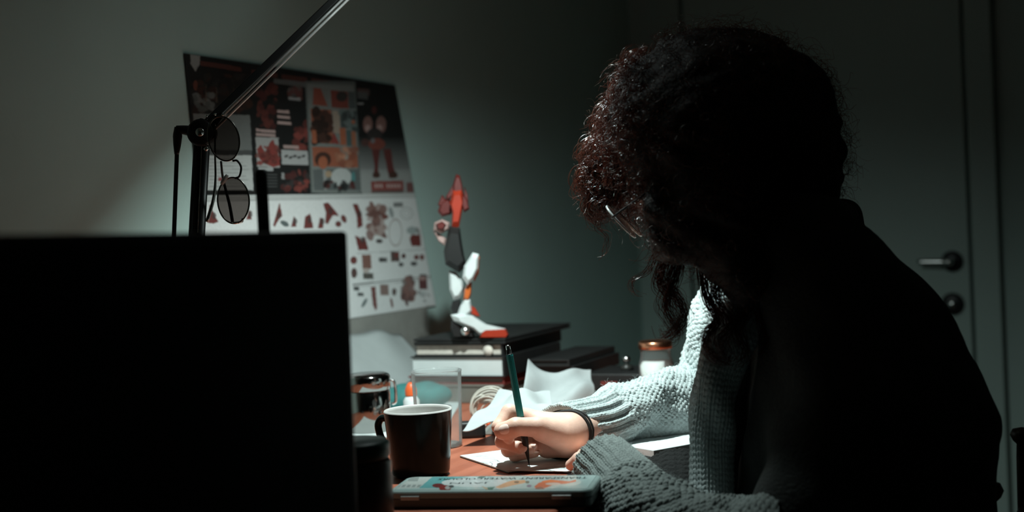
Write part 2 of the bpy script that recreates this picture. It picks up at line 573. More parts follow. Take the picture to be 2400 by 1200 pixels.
# ================================================================== WALL CALENDAR (flat print)
def lin(r, g, b):
    f = lambda c: ((c / 255 + 0.055) / 1.055) ** 2.4 if c > 10 else c / 255 / 12.92
    return np.array([f(r), f(g), f(b)])
class Paint:
    def __init__(s, V, base):
        s.P = project(V)
        s.col = np.tile(np.array(base, float), (len(V), 1))
        s.n = RNG.random(len(V))
    def _put(s, mk, c, a=1.0):
        s.col[mk] = s.col[mk] * (1 - a) + np.array(c) * a
    def rect(s, x0, y0, x1, y1, c, a=1.0, sh=0.0, lean=0.06):
        xc, yc = (x0 + x1) / 2, (y0 + y1) / 2
        y = s.P[:, 1] - sh * (s.P[:, 0] - xc)
        x = s.P[:, 0] - lean * (s.P[:, 1] - yc)
        s._put((x > x0) & (x < x1) & (y > y0) & (y < y1), c, a)
    def ell(s, cx, cy, rx, ry, c, a=1.0, rot=0.0):
        dx, dy = s.P[:, 0] - cx, s.P[:, 1] - cy
        ca, sa = math.cos(math.radians(rot)), math.sin(math.radians(rot))
        u, v = dx * ca + dy * sa, -dx * sa + dy * ca
        s._put((u / rx) ** 2 + (v / ry) ** 2 < 1, c, a)
    def ring(s, cx, cy, rx, ry, wd, c, a=1.0):
        q = np.sqrt(((s.P[:, 0] - cx) / rx) ** 2 + ((s.P[:, 1] - cy) / ry) ** 2)
        s._put(np.abs(q - 1) < wd, c, a)
    def poly(s, pts, c, a=1.0):
        x, y = s.P[:, 0], s.P[:, 1]
        ins = np.zeros(len(x), bool)
        j = len(pts) - 1
        for i in range(len(pts)):
            xi, yi = pts[i]; xj, yj = pts[j]
            cr = ((yi > y) != (yj > y)) & (x < (xj - xi) * (y - yi) / ((yj - yi) or 1e-9) + xi)
            ins ^= cr
            j = i
        s._put(ins, c, a)
    def mottle(s, x0, y0, x1, y1, cols, n, r0, r1, seed, a=0.8):
        g = np.random.default_rng(seed)
        for _ in range(n):
            s.ell(g.uniform(x0, x1), g.uniform(y0, y1), g.uniform(r0, r1), g.uniform(r0, r1) * 1.4, cols[g.integers(len(cols))], a, g.uniform(0, 180))
def grid_sheet(name, q, nu, nv, base, painter, m, parent, thick, bulge=None, normal=None):
    """q: corners TL,TR,BR,BL; front grid + back sheet, joined at the rim"""
    TL, TR, BR, BL = [np.array(list(p)) for p in q]
    u = np.linspace(0, 1, nu)[None, :, None]
    v = np.linspace(0, 1, nv)[:, None, None]
    G = (TL * (1 - u) + TR * u) * (1 - v) + (BL * (1 - u) + BR * u) * v
    nrm = np.array(list(normal)) if normal is not None else np.cross(TR - TL, BL - TL)
    nrm = nrm / np.linalg.norm(nrm)
    if bulge is not None:
        G = G + bulge(u[..., 0], v[..., 0])[..., None] * nrm
    F_ = G.reshape(-1, 3)
    Bk = F_ - nrm * thick
    V = np.vstack([F_, Bk])
    ids = np.arange(nu * nv).reshape(nv, nu)
    q1 = np.stack([ids[:-1, :-1], ids[1:, :-1], ids[1:, 1:], ids[:-1, 1:]], -1).reshape(-1, 4)
    q2 = q1[:, ::-1] + nu * nv
    rim = np.concatenate([ids[0, :], ids[1:, -1], ids[-1, -2::-1], ids[-2:0:-1, 0]])
    r2 = np.roll(rim, -1)
    q3 = np.stack([rim, r2, r2 + nu * nv, rim + nu * nv], 1)
    cols = None
    if painter:
        pt = Paint(V, base)
        painter(pt)
        cols = pt.col
        if m == 'tin_print':
            cols = cols * 1.22
        if m == 'print':
            lum = cols @ np.array([0.3, 0.55, 0.15])
            cols = cols * 0.72 + lum[:, None] * 0.28
            cols = cols * np.where(lum < 0.3, 0.75, 1.0)[:, None] + 0.006
    return mesh(name, V, np.concatenate([q1, q2, q3]), m, parent, True, cols)

BLK = (0.012, 0.014, 0.014); WHT = (0.74, 0.77, 0.77); GRY = (0.20, 0.22, 0.21); RED = (0.42, 0.04, 0.025)
DRD = (0.13, 0.02, 0.016); ORG = (0.62, 0.13, 0.02); PNK = (0.55, 0.36, 0.33); TEA = (0.10, 0.28, 0.28); BRN = (0.10, 0.035, 0.02)
def paint_upper(p):
    p.rect(400, 60, 1000, 480, BLK)
    # fading grey ground on the right, darker above
    x, y = p.P[:, 0], p.P[:, 1]
    t = np.clip((y - 320) / 90, 0, 1)[:, None]
    mk = x > 846 + 0.05 * (y - 450)
    g = np.array(BLK) * (1 - t) + np.array((0.33, 0.36, 0.35)) * t
    p.col[mk] = g[mk]
    for i, (x0, x1) in enumerate(((470, 565), (590, 650), (660, 720), (730, 805))):
        p.rect(x0, 150 + (x0 - 470) * 0.147, x1, 161 + (x0 - 470) * 0.147, (0.16, 0.035, 0.022), 0.9, 0.15)
    # left column
    p.mottle(452, 175, 588, 262, [(0.05, 0.02, 0.012), (0.03, 0.03, 0.028), (0.08, 0.025, 0.012)], 60, 3, 10, 1)
    p.mottle(455, 222, 498, 262, [(0.22, 0.25, 0.24), (0.12, 0.15, 0.14)], 26, 3, 8, 2)
    p.ell(458, 200, 5, 12, (0.22, 0.05, 0.02))
    for x0 in (480, 505, 545):
        p.poly([(x0, 240), (x0 + 3, 195), (x0 + 5, 240)], (0.18, 0.13, 0.09), 0.7)
    p.rect(455, 268, 588, 352, (0.24, 0.27, 0.26), 1, 0.03)
    p.rect(462, 352, 590, 364, (0.10, 0.11, 0.11))
    p.rect(465, 364, 592, 446, (0.50, 0.53, 0.52), 1, 0.0)
    for k in range(9):
        p.rect(490, 372 + k * 8, 560 + (k * 37 % 28), 374 + k * 8, (0.27, 0.29, 0.29), 0.8)
    p.rect(512, 416, 521, 424, (0.40, 0.05, 0.05))
    p.rect(432, 120, 450, 470, BLK, 1, 0, 0.05)
    # dark panel with figures
    p.mottle(604, 195, 648, 300, [DRD, (0.22, 0.035, 0.02), BLK], 46, 3, 9, 3)
    p.rect(642, 188, 716, 200, (0.20, 0.22, 0.22), 0.8, 0.12)
    p.mottle(676, 205, 706, 232, [(0.2, 0.05, 0.04), (0.16, 0.14, 0.13)], 20, 3, 7, 4)
    p.rect(676, 228, 704, 235, (0.34, 0.35, 0.35), 0.9, 0.1)
    for yy in (258, 271, 285):
        p.rect(650, yy, 678 + (yy - 258) // 5, yy + 7, PNK, 1, 0.08)
    for yy in (303, 313):
        p.rect(600, yy, 646, yy + 7, PNK, 0.9, 0.08)
    p.rect(601, 322, 656, 392, (0.40, 0.40, 0.39), 1, 0.04)
    p.rect(654, 325, 660, 395, BLK)
    p.poly([(602, 350), (612, 338), (622, 366), (631, 336), (640, 326), (652, 360), (656, 388), (640, 392), (622, 384), (608, 372)], RED)
    p.mottle(606, 345, 654, 388, [RED, (0.28, 0.05, 0.03), DRD], 26, 3, 7, 5, 0.7)
    p.mottle(692, 290, 722, 350, [(0.40, 0.05, 0.03), (0.2, 0.03, 0.02)], 24, 3, 8, 6)
    p.rect(664, 341, 700, 348, PNK, 0.9, 0.05)
    p.rect(660, 352, 722, 386, (0.44, 0.46, 0.46), 1, 0.04)
    for k in range(5):
        p.ell(671 + k * 10, 366 + (k % 2) * 3, 5, 3, (0.05, 0.05, 0.05), 0.9, -20)
    p.rect(606, 392, 640, 401, (0.42, 0.44, 0.44), 1, 0.03)
    for k in range(5):
        p.rect(612, 408 + k * 7, 650, 410 + k * 7, (0.10, 0.11, 0.11))
    p.rect(660, 405, 667, 420, (0.30, 0.31, 0.31))
    p.mottle(664, 402, 726, 446, [DRD, (0.06, 0.05, 0.05), (0.38, 0.05, 0.03)], 34, 3, 8, 7, 0.75)
    # comic page
    p.rect(722, 190, 840, 462, (0.16, 0.20, 0.19), 1, 0.0, 0.055)
    p.rect(726, 198, 836, 452, (0.27, 0.31, 0.29), 1, 0.03, 0.055)
    p.rect(731, 206, 772, 248, (0.26, 0.28, 0.26), 1, 0.12)
    p.poly([(735, 205), (752, 208), (768, 249), (733, 245)], (0.42, 0.07, 0.025))
    p.rect(776, 213, 816, 253, (0.34, 0.05, 0.025), 1, 0.1)
    p.ell(801, 226, 13, 12, (0.06, 0.05, 0.045))
    p.rect(817, 215, 832, 255, (0.10, 0.13, 0.13), 1, 0.1)
    p.rect(730, 256, 779, 336, (0.44, 0.10, 0.03), 1, 0.06)
    p.mottle(738, 260, 774, 330, [BRN, (0.04, 0.018, 0.012)], 40, 4, 11, 8, 0.95)
    p.rect(731, 305, 742, 336, ORG)
    p.rect(781, 260, 797, 312, (0.40, 0.30, 0.22), 1, 0.06)
    p.rect(797, 258, 834, 300, (0.10, 0.14, 0.14), 1, 0.06)
    p.mottle(798, 262, 834, 304, [(0.20, 0.27, 0.26), (0.05, 0.07, 0.07)], 16, 3, 7, 9)
    p.ell(828, 286, 4, 5, ORG)
    p.poly([(776, 336), (782, 308), (796, 338)], RED)
    p.rect(797, 300, 811, 340, ORG)
    p.rect(812, 305, 824, 342, (0.09, 0.17, 0.17))
    p.rect(824, 308, 834, 342, (0.55, 0.15, 0.04))
    p.rect(733, 345, 838, 391, (0.55, 0.12, 0.03), 1, 0.02)
    p.ell(757, 374, 19, 18, BRN); p.ell(757, 381, 11, 15, ORG)
    p.mottle(790, 348, 836, 390, [(0.60, 0.20, 0.08), (0.40, 0.09, 0.03), (0.36, 0.30, 0.24)], 22, 3, 9, 10, 0.8)
    p.rect(735, 397, 841, 446, (0.15, 0.18, 0.18), 1, 0.0)
    p.rect(758, 398, 766, 445, (0.32, 0.34, 0.33))
    p.ell(800, 415, 24, 21, (0.50, 0.54, 0.53)); p.ell(770, 408, 8, 8, (0.45, 0.30, 0.16))
    p.ell(828, 416, 5, 14, (0.06, 0.36, 0.36)); p.mottle(760, 426, 836, 446, [DRD, BLK], 20, 3, 7, 11)
    p.rect(716, 453, 850, 463, BLK)
    # single machine figure, generic
    p.rect(838, 208, 866, 222, (0.20, 0.10, 0.09), 0.8, 0.1); p.rect(838, 215, 862, 232, (0.14, 0.16, 0.16), 0.9, 0.1)
    p.rect(838, 241, 852, 245, (0.30, 0.31, 0.31))
    for cx, cy, rx, ry, c in ((877, 258, 6, 9, DRD), (862, 292, 11, 20, (0.36, 0.16, 0.13)), (893, 292, 12, 20, (0.36, 0.16, 0.13)),
                              (862, 300, 6, 8, (0.5, 0.3, 0.27)), (890, 300, 6, 8, (0.5, 0.3, 0.27)), (878, 314, 18, 14, (0.05, 0.04, 0.04)),
                              (883, 338, 20, 14, (0.34, 0.06, 0.03)), (856, 334, 9, 9, (0.14, 0.05, 0.04)), (874, 330, 5, 6, (0.25, 0.25, 0.27))):
        p.ell(cx, cy, rx, ry, c)
    p.poly([(872, 350), (890, 350), (886, 395), (890, 416), (874, 416), (878, 392)], (0.20, 0.03, 0.025))
    p.poly([(898, 350), (916, 348), (922, 392), (932, 416), (912, 418), (906, 388)], (0.20, 0.03, 0.025))
    p.ell(882, 410, 9, 7, BRN); p.ell(922, 410, 10, 8, BRN)
    p.rect(870, 424, 946, 452, (0.40, 0.06, 0.045), 1, -0.02)
    p.rect(872, 446, 946, 452, (0.20, 0.12, 0.11), 1, -0.02)
    for k in range(9):
        if k != 3: p.rect(878 + k * 7, 431, 883 + k * 7, 440, PNK, 0.9, -0.02)
    p.rect(953, 428, 969, 451, (0.30, 0.10, 0.09))
    # torn pale tape at the corner
    p.poly([(446, 126), (469, 131), (468, 150), (458, 168), (447, 150)], (0.30, 0.32, 0.31))
def paint_lower(p):
    p.rect(440, 455, 1040, 468, (0.55, 0.58, 0.57), 1, -0.02)
    p.rect(480, 466, 985, 467.5, (0.4, 0.42, 0.42), 1, -0.02)
    for pts in ([(486, 522), (492, 478), (503, 505), (512, 520), (500, 524)], [(577, 515), (584, 488), (590, 515)],
                [(640, 528), (648, 500), (655, 475), (662, 506), (654, 514), (644, 532)], [(682, 532), (689, 505), (695, 532)],
                [(712, 536), (715, 508), (727, 500), (735, 535)], [(745, 535), (750, 510), (757, 512), (758, 535)],
                [(757, 478), (768, 474), (776, 482), (795, 506), (780, 505), (768, 526), (762, 522), (764, 498)],
                [(826, 478), (838, 478), (848, 502), (850, 530), (838, 536), (836, 506)],
                [(832, 552), (842, 556), (848, 566), (855, 554), (864, 586), (840, 586)]):
        p.poly(pts, (0.26, 0.035, 0.028)); 
        cx = sum(q[0] for q in pts) / len(pts); cy = sum(q[1] for q in pts) / len(pts)
        p.ell(cx + 3, cy - 4, 5, 8, (0.09, 0.05, 0.045), 0.8)
    for cx, cy, rx, ry, r_ in ((806, 513, 6, 10, -25), (793, 525, 7, 7, 0), (667, 524, 11, 6, 30)):
        p.ell(cx, cy, rx, ry, (0.24, 0.05, 0.04) if cx != 667 else (0.14, 0.19, 0.19), 1, r_)
    p.mottle(866, 482, 900, 552, [(0.36, 0.16, 0.13), (0.24, 0.09, 0.07), (0.45, 0.33, 0.3)], 42, 4, 10, 12, 0.85)
    p.ell(902, 508, 8, 6, (0.30, 0.08, 0.06)); p.ell(917, 498, 5, 13, (0.2, 0.25, 0.25), 0.8, -15)
    p.ell(889, 565, 8, 5, (0.10, 0.08, 0.08))
    p.ring(927, 545, 15, 31, 0.07, (0.46, 0.42, 0.41)); p.ring(953, 500, 14, 14, 0.08, (0.46, 0.5, 0.49)); p.ring(953, 500, 7, 7, 0.1, (0.46, 0.5, 0.49))
    p.rect(922, 475, 944, 485, (0.22, 0.24, 0.24), 0.9)
    p.poly([(960, 560), (964, 550), (985, 550), (987, 577), (965, 577)], (0.28, 0.035, 0.028))
    p.ell(966, 540, 13, 9, (0.36, 0.44, 0.44)); p.ell(980, 542, 4, 10, (0.25, 0.25, 0.25), 0.8, -20)
    p.rect(836, 588, 1000, 590, (0.45, 0.47, 0.47), 1, -0.06)
    p.rect(849, 597, 870, 630, (0.34, 0.14, 0.10)); p.rect(851, 640, 875, 654, (0.14, 0.13, 0.11)); p.ell(858, 634, 8, 6, (0.5, 0.42, 0.38))
    p.rect(888, 604, 907, 614, (0.10, 0.10, 0.10)); p.rect(916, 590, 936, 613, (0.16, 0.09, 0.08)); p.ell(930, 598, 6, 6, (0.28, 0.05, 0.04))
    for cx, cy, rx, ry, c in ((946, 600, 5, 6, DRD), (940, 620, 6, 5, (0.12, 0.12, 0.12)), (970, 618, 8, 5, (0.12, 0.12, 0.12)), (976, 603, 6, 6, (0.28, 0.07, 0.06)), (989, 603, 5, 7, (0.28, 0.07, 0.06)),
                              (829, 610, 8, 9, (0.26, 0.05, 0.04)), (830, 640, 7, 12, (0.15, 0.07, 0.06))):
        p.ell(cx, cy, rx, ry, c)
    p.rect(826, 656, 1010, 659, (0.2, 0.2, 0.2), 0.9, -0.11)
    p.rect(826, 662, 1010, 664, (0.4, 0.41, 0.41), 0.9, -0.11)
    p.rect(983, 643, 1000, 648, (0.12, 0.12, 0.12)); p.rect(982, 650, 1001, 678, (0.22, 0.06, 0.06)); p.ell(990, 652, 9, 5, (0.45, 0.24, 0.22))
    p.rect(829, 672, 842, 681, (0.10, 0.11, 0.11)); p.rect(838, 686, 852, 694, (0.10, 0.11, 0.11)); p.ell(854, 710, 4, 12, (0.2, 0.27, 0.27), 1, 30)
    p.poly([(869, 672), (880, 672), (884, 722), (880, 728), (874, 715)], (0.28, 0.08, 0.07))
    p.rect(891, 667, 911, 692, (0.36, 0.22, 0.19)); p.ell(924, 684, 5, 9, (0.18, 0.12, 0.11)); p.ell(918, 710, 3, 12, (0.28, 0.10, 0.08), 1, -10)
    p.mottle(943, 655, 966, 708, [(0.20, 0.09, 0.08), (0.36, 0.16, 0.13), (0.30, 0.26, 0.24)], 32, 4, 9, 13, 0.9)
    p.ell(992, 690, 9, 7, (0.5, 0.55, 0.55)); p.mottle(978, 685, 1008, 705, [(0.3, 0.3, 0.3), WHT], 12, 2, 4, 14)
XW = 0.004
cTL, cTR, cMR, cML = on_x(433, 125, XW), on_x(926, 200, XW), on_x(972, 453, XW), on_x(466, 458, XW)
cBR, cBL = on_x(1022, 716, XW), on_x(500, 795, XW)
cal = thing('wall_calendar', (0.0, (cML.y + cMR.y) / 2, cBR.z), 'printed calendar poster with red figures and comic panels taped on the wall', 'poster')
grid_sheet('upper_sheet', (cTL, cTR, cMR, cML), 420, 260, BLK, paint_upper, 'print', cal, 0.002, normal=(1, 0, 0))
grid_sheet('lower_sheet', (cML, cMR, cBR, cBL), 420, 240, WHT, paint_lower, 'print', cal, 0.002, normal=(1, 0, 0))

# grey card behind / below the calendar
gy0, gy1 = on_x(720, 760, 0.01).y, on_x(1010, 760, 0.01).y
gz = on_x(930, 715, 0.01).z
bx('grey_card', (0.001, gy0, DESK_Z), (0.0035, gy1, gz + 0.03), 'grey_card')
tag(bpy.data.objects['grey_card'], 'plain dull grey card standing against wall below the calendar', 'card')

# ================================================================== LAMP
LD = 1.86
lb = on_desk(460, 900)  # placeholder, replaced below
jt = W(474, 312, LD)
ft = W(462, 545, LD)
dirp = (ft - jt).normalized()
foot = jt + dirp * ((DESK_Z - jt.z) / dirp.z)
lamp = thing('desk_lamp', (foot.x, foot.y, DESK_Z), 'black jointed swing arm lamp with chrome rods and glasses hanging from it', 'lamp')
lathe('lamp_base', (foot.x, foot.y, DESK_Z), [(0, 0), (0.075, 0), (0.078, 0.006), (0.074, 0.016), (0.03, 0.022), (0.018, 0.03), (0, 0.03)], 'black_metal', lamp)
for ox in (-10, 9):
    a = W(474 + ox, 325, LD); b = W(462 + ox, 545, LD)
    dd = (b - a).normalized()
    e = a + dd * ((DESK_Z + 0.018 - a.z) / dd.z)
    cyl('lower_bar', a, e, 0.0055, 'black_metal', lamp, seg=12, smooth=True)
cyl('chrome_line', W(473, 330, LD - 0.005), W(463, 545, LD - 0.005), 0.0009, 'steel', lamp, seg=8)
a = W(415, 345, LD); b = W(408, 545, LD); dd = (b - a).normalized()
cyl('tension_rod', a, a + dd * ((DESK_Z + 0.02 - a.z) / dd.z), 0.0028, 'black_metal', lamp, seg=10, smooth=True)
tube('rod_end', [W(417, 298, LD), W(416, 320, LD), W(415, 345, LD), W(414, 362, LD)], [0.0045, 0.0062, 0.005, 0.003], 'black_plastic', lamp, 12, 12)
tube('cross_link', [W(413, 303, LD), W(440, 306, LD), W(475, 314, LD)], [0.0050, 0.0065, 0.009], 'black_plastic', lamp, 12, 12)
# joint: two cheek discs on a pivot
lathe('joint', jt - FW * 0.013, [(0, 0), (0.015, 0), (0.018, 0.003), (0.018, 0.023), (0.015, 0.026), (0, 0.026)], 'black_plastic', lamp, 28, axis=FW)
lathe('joint_screw', jt - FW * 0.0165, [(0, 0), (0.005, 0), (0.006, 0.002), (0.006, 0.005), (0, 0.005)], 'steel', lamp, 16, axis=FW)
hull('joint_cap', [W(x, y, LD + z) for x, y in ((452, 288), (470, 276), (502, 288), (508, 318), (484, 342), (455, 332)) for z in (-0.011, 0.011)], 'black_plastic', lamp, 0.002)
tube('joint_screw', [W(487, 345, LD - 0.012), W(480, 352, LD - 0.012)], 0.003, 'steel', lamp, 8)
# upper arm
EX, EY, ED = 980, -177, 2.06
def arm(off, dd=0.0):
    return W(492 + off * 0.72, 296 + off * 0.69, LD + dd), W(EX + off * 0.65, EY + off * 0.62, ED + dd)
a, b = arm(-10)
ax = (b - a).normalized(); ay = FW.cross(ax).normalized(); az = ax.cross(ay)
box('upper_arm', (a + b) / 2, ((b - a).length, 0.0105, 0.010), 'black_metal', lamp, (ax, ay, az), 0.0015)
for off in (3, 13):
    a, b = arm(off, -0.004)
    cyl('chrome_rod', a, b, 0.0017, 'rod_steel', lamp, seg=12, smooth=True)
hull('rod_clamp', [W(x, y, LD + z) for x, y in ((482, 288), (494, 270), (520, 262), (524, 272), (505, 300), (492, 304)) for z in (-0.009, 0.009)], 'black_plastic', lamp, 0.001)
for x, y in ((484, 272), (504, 268), (521, 269)):
    lathe('clamp_screw', W(x, y, LD - 0.011), [(0, 0), (0.0014, 0), (0.0018, 0.001), (0.0018, 0.003), (0, 0.003)], 'steel', lamp, 12, axis=FW)
lathe('elbow_joint', W(EX, EY, ED) - FW * 0.014, [(0, 0), (0.016, 0), (0.019, 0.003), (0.019, 0.025), (0.016, 0.028), (0, 0.028)], 'black_plastic', lamp, 28, axis=FW)
HEAD = Vector((0.565, 1.69, 1.50))           # rim centre of the shade
LDIR = Vector((-0.07, 0.41, -0.91)).normalized()
top = HEAD - LDIR * 0.135
box_a, box_b = W(EX, EY, ED), top + Vector((0, 0, 0.012))
ax = (box_b - box_a).normalized(); ay = Vector((0, 0, 1)).cross(ax).normalized(); az = ax.cross(ay)
box('head_arm', (box_a + box_b) / 2, ((box_b - box_a).length, 0.012, 0.010), 'black_metal', lamp, (ax, ay, az), 0.0015)
lathe('lamp_shade', HEAD, [(0.078, 0), (0.0795, 0.001), (0.074, 0.03), (0.058, 0.07), (0.032, 0.10), (0.024, 0.135), (0, 0.137), (0, 0.133), (0.021, 0.131), (0.029, 0.098), (0.055, 0.069), (0.072, 0.03), (0.0765, 0.0)], 'black_metal', lamp, 48, axis=-LDIR)
lathe('bulb', HEAD + LDIR * 0.018, [(0, 0), (0.016, 0.003), (0.026, 0.014), (0.029, 0.028), (0.024, 0.045), (0.014, 0.06), (0.013, 0.09), (0, 0.092)], 'bulb_glow', lamp, 28, axis=-LDIR)
ld = bpy.data.lights.new('lamp_light', 'SPOT')
ld.energy = LAMP_POWER
ld.color = (0.84, 1.0, 0.965)
ld.spot_size = math.radians(125)
ld.spot_blend = 0.92
ld.shadow_soft_size = 0.018
lo = bpy.data.objects.new('lamp_light', ld)
C.objects.link(lo)
lo.location = HEAD + LDIR * 0.024
lo.rotation_mode = 'QUATERNION'
lo.rotation_quaternion = LDIR.to_track_quat('-Z', 'Y')
lo.parent = lamp
lo.matrix_parent_inverse = Matrix.Translation(-WLOC[lamp.name])

# ------------------------------------------------------------------ sunglasses hanging on the lamp joint
GD = 1.825
sg = thing('sunglasses', W(545, 525, GD), 'round dark sunglasses hanging upright from lamp joint', 'sunglasses')
def lens_ring(cx, cy, rx, ry, tilt, d, par, rim_m, lens_m, rr=0.0011, dome=0.004):
    pts = []
    t = math.radians(tilt)
    for k in range(48):
        a = 2 * math.pi * k / 48
        x, y = rx * math.cos(a), ry * math.sin(a)
        pts.append(W(cx + x * math.cos(t) - y * math.sin(t), cy + x * math.sin(t) + y * math.cos(t), d))
    rim = tube('rim', pts, rr, rim_m, par, 8, closed=True)
    V = []; F = []
    c0 = W(cx, cy, d)
    nr = 6
    for s_ in range(nr + 1):
        f = s_ / nr
        for p in pts:
            V.append(c0 + (p - c0) * f - FW * dome * (1 - f * f))
    for s_ in range(nr):
        for k in range(48):
            k2 = (k + 1) % 48
            F.append((s_ * 48 + k, s_ * 48 + k2, (s_ + 1) * 48 + k2, (s_ + 1) * 48 + k))
    mesh('lens', V, F, lens_m, rim, True)
    return rim
lens_ring(524, 325, 36, 53, -14, GD, sg, 'rim_metal', 'sun_lens')
lens_ring(547, 470, 37, 54, -4, GD, sg, 'rim_metal', 'sun_lens')
tube('bridge', [W(545, 377, GD), W(556, 377, GD), W(565, 392, GD), W(561, 413, GD), W(550, 418, GD)], 0.0014, 'black_metal', sg, 8, 24)
tube('temple', [W(504, 290, GD + 0.01), W(504, 360, GD + 0.01), W(505, 420, GD + 0.012), W(500, 468, GD + 0.012), W(485, 520, GD + 0.012)], [0.0012, 0.0012, 0.0014, 0.0021, 0.0024], 'rim_metal', sg, 8, 30)
tube('temple', [W(518, 378, GD + 0.02), W(523, 420, GD + 0.03), W(538, 480, GD + 0.04), W(545, 520, GD + 0.045)], [0.0014, 0.0016, 0.002, 0.0022], 'black_metal', sg, 8, 24)
tube('nose_pad', [W(533, 410, GD - 0.002), W(524, 424, GD - 0.002), W(519, 432, GD - 0.002)], [0.002, 0.0034, 0.002], 'frame_clear', sg, 8, 10)
tube('hinge', [W(545, 523, GD), W(556, 522, GD), W(567, 520, GD + 0.006), W(569, 512, GD + 0.006)], 0.0016, 'chrome', sg, 8, 12)

# ================================================================== MONITOR, ROD, JAR at the near end of the desk
mp_ = W(821, 541, 1.28)
mon = thing('monitor', (mp_.x - 0.05, mp_.y - 0.26, DESK_Z), 'large black switched off monitor standing on the desk', 'monitor')
mw, mh = 0.53, mp_.z - (DESK_Z + 0.012)
cz = mp_.z - mh / 2
bx('monitor_case', (mp_.x - 0.028, mp_.y - mw, mp_.z - mh), (mp_.x - 0.002, mp_.y, mp_.z), 'black_plastic', mon, 0.004)
bx('screen', (mp_.x - 0.003, mp_.y - mw + 0.012, mp_.z - mh + 0.022), (mp_.x - 0.0008, mp_.y - 0.012, mp_.z - 0.012), 'screen_black', mon)
def tilt(o, ang):
    me = o.data
    c = WLOC[o.name]
    for v in me.vertices:
        p = v.co + c - mp_
        y, z = p.y, p.z
        p.y, p.z = y * math.cos(ang) - z * math.sin(ang), y * math.sin(ang) + z * math.cos(ang)
        v.co = p + mp_ - c
for o in mon.children:
    tilt(o, math.radians(-1.6))
bx('neck', (mp_.x - 0.065, mp_.y - mw / 2 - 0.03, DESK_Z + 0.008), (mp_.x - 0.027, mp_.y - mw / 2 + 0.03, cz), 'black_plastic', mon, 0.004)
bx('foot', (mp_.x - 0.20, mp_.y - mw / 2 - 0.11, DESK_Z), (mp_.x - 0.005, mp_.y - mw / 2 + 0.11, DESK_Z + 0.010), 'black_plastic', mon, 0.003)

rp = W(611, 398, 1.42)
rb = Vector((rp.x, rp.y, DESK_Z))
rod = thing('upright_rod', rb, 'slim black upright rod rising behind the monitor', 'rod')
lathe('rod_shaft', rb, [(0.0062, 0.008), (0.0062, rp.z - DESK_Z - 0.004), (0.0045, rp.z - DESK_Z), (0, rp.z - DESK_Z)], 'black_plastic', rod, 20)
lathe('rod_foot', rb, [(0, 0), (0.035, 0), (0.036, 0.004), (0.012, 0.010), (0.0062, 0.014)], 'black_plastic', rod, 28)

jp = W(832, 1200, 1.50)
jb = Vector((jp.x, jp.y, DESK_Z)) 
jtop = W(870, 1030, 1.50).z
jr = 0.041
jar2 = thing('dark_jar', jb, 'dark jar with dull green lid between monitor and mug', 'jar')
hgt = jtop - DESK_Z
lathe('jar_body', jb, [(0, 0), (jr - 0.003, 0), (jr, 0.004), (jr, hgt - 0.024), (jr - 0.004, hgt - 0.018), (0, hgt - 0.018)], 'dark_jar', jar2)
lathe('jar_lid', jb + Vector((0, 0, hgt - 0.018)), [(jr - 0.002, 0), (jr - 0.001, 0.002), (jr - 0.001, 0.015), (jr - 0.004, 0.018), (0, 0.018)], 'green_lid', jar2)

# ================================================================== MUG
mb = on_desk(987, 1113)
mug = thing('mug', mb, 'dark glazed mug with pale inside and square handle', 'mug')
mt = W(981, 957, (mb - CAM).dot(FW)).z - DESK_Z
r0, r1 = 0.0375, 0.0445
mbody = lathe('mug_body', mb, [(0, 0), (r0 - 0.005, 0), (r0 - 0.001, 0.003), (r0, 0.007), (r1 - 0.0003, mt - 0.002)], 'mug_dark', mug, 72)
lathe('mug_inside', mb, [(r1 - 0.0003, mt - 0.002), (r1 - 0.001, mt - 0.0005), (r1 - 0.0022, mt), (r1 - 0.0036, mt - 0.001), (r1 - 0.004, mt - 0.004), (r0 - 0.002, 0.010), (r0 - 0.008, 0.006), (0, 0.006)], 'mug_inner', mug, 72)
hd = -RT; hd.z = 0; hd.normalize()
hd = (hd * 0.93 + Vector((FW.x, FW.y, 0)).normalized() * 0.36).normalized()
z1, z0 = mt * 0.84, mt * 0.46
hpts = [mb + hd * (r1 - 0.005) + Vector((0, 0, z1)), mb + hd * (r1 + 0.007) + Vector((0, 0, z1 + 0.001)), mb + hd * (r1 + 0.013) + Vector((0, 0, z1 - 0.006)),
        mb + hd * (r1 + 0.0125) + Vector((0, 0, (z0 + z1) / 2)), mb + hd * (r1 + 0.009) + Vector((0, 0, z0 + 0.006)), mb + hd * (r1 + 0.003) + Vector((0, 0, z0)), mb + hd * (r0 - 0.0) + Vector((0, 0, z0))]
tube('handle', hpts, 0.0048, 'mug_dark', mug, 14, 60)

# ================================================================== WATERCOLOUR TIN
TH = 0.020
bl, br = on_desk(957, 1117, TH), on_desk(1412, 1112, TH)
ta = (br - bl); ta.z = 0
TL_ = ta.length; ta.normalize()
tb = Vector((ta.y, -ta.x, 0))
if tb.dot(FW) > 0: tb = -tb
TW_ = 0.090
tc = bl + ta * TL_ / 2 + tb * TW_ / 2
tc.z = DESK_Z
tin = thing('watercolour_tin', tc, 'flat closed teal tin of watercolours with goldfish picture on lid', 'tin')
def rounded(l, w_, r, n=6):
    out = []
    for cx, cy, a0 in ((l / 2 - r, w_ / 2 - r, 0), (-l / 2 + r, w_ / 2 - r, 90), (-l / 2 + r, -w_ / 2 + r, 180), (l / 2 - r, -w_ / 2 + r, 270)):
        for k in range(n + 1):
            a = math.radians(a0 + 90 * k / n)
            out.append((cx + r * math.cos(a), cy + r * math.sin(a)))
    return out
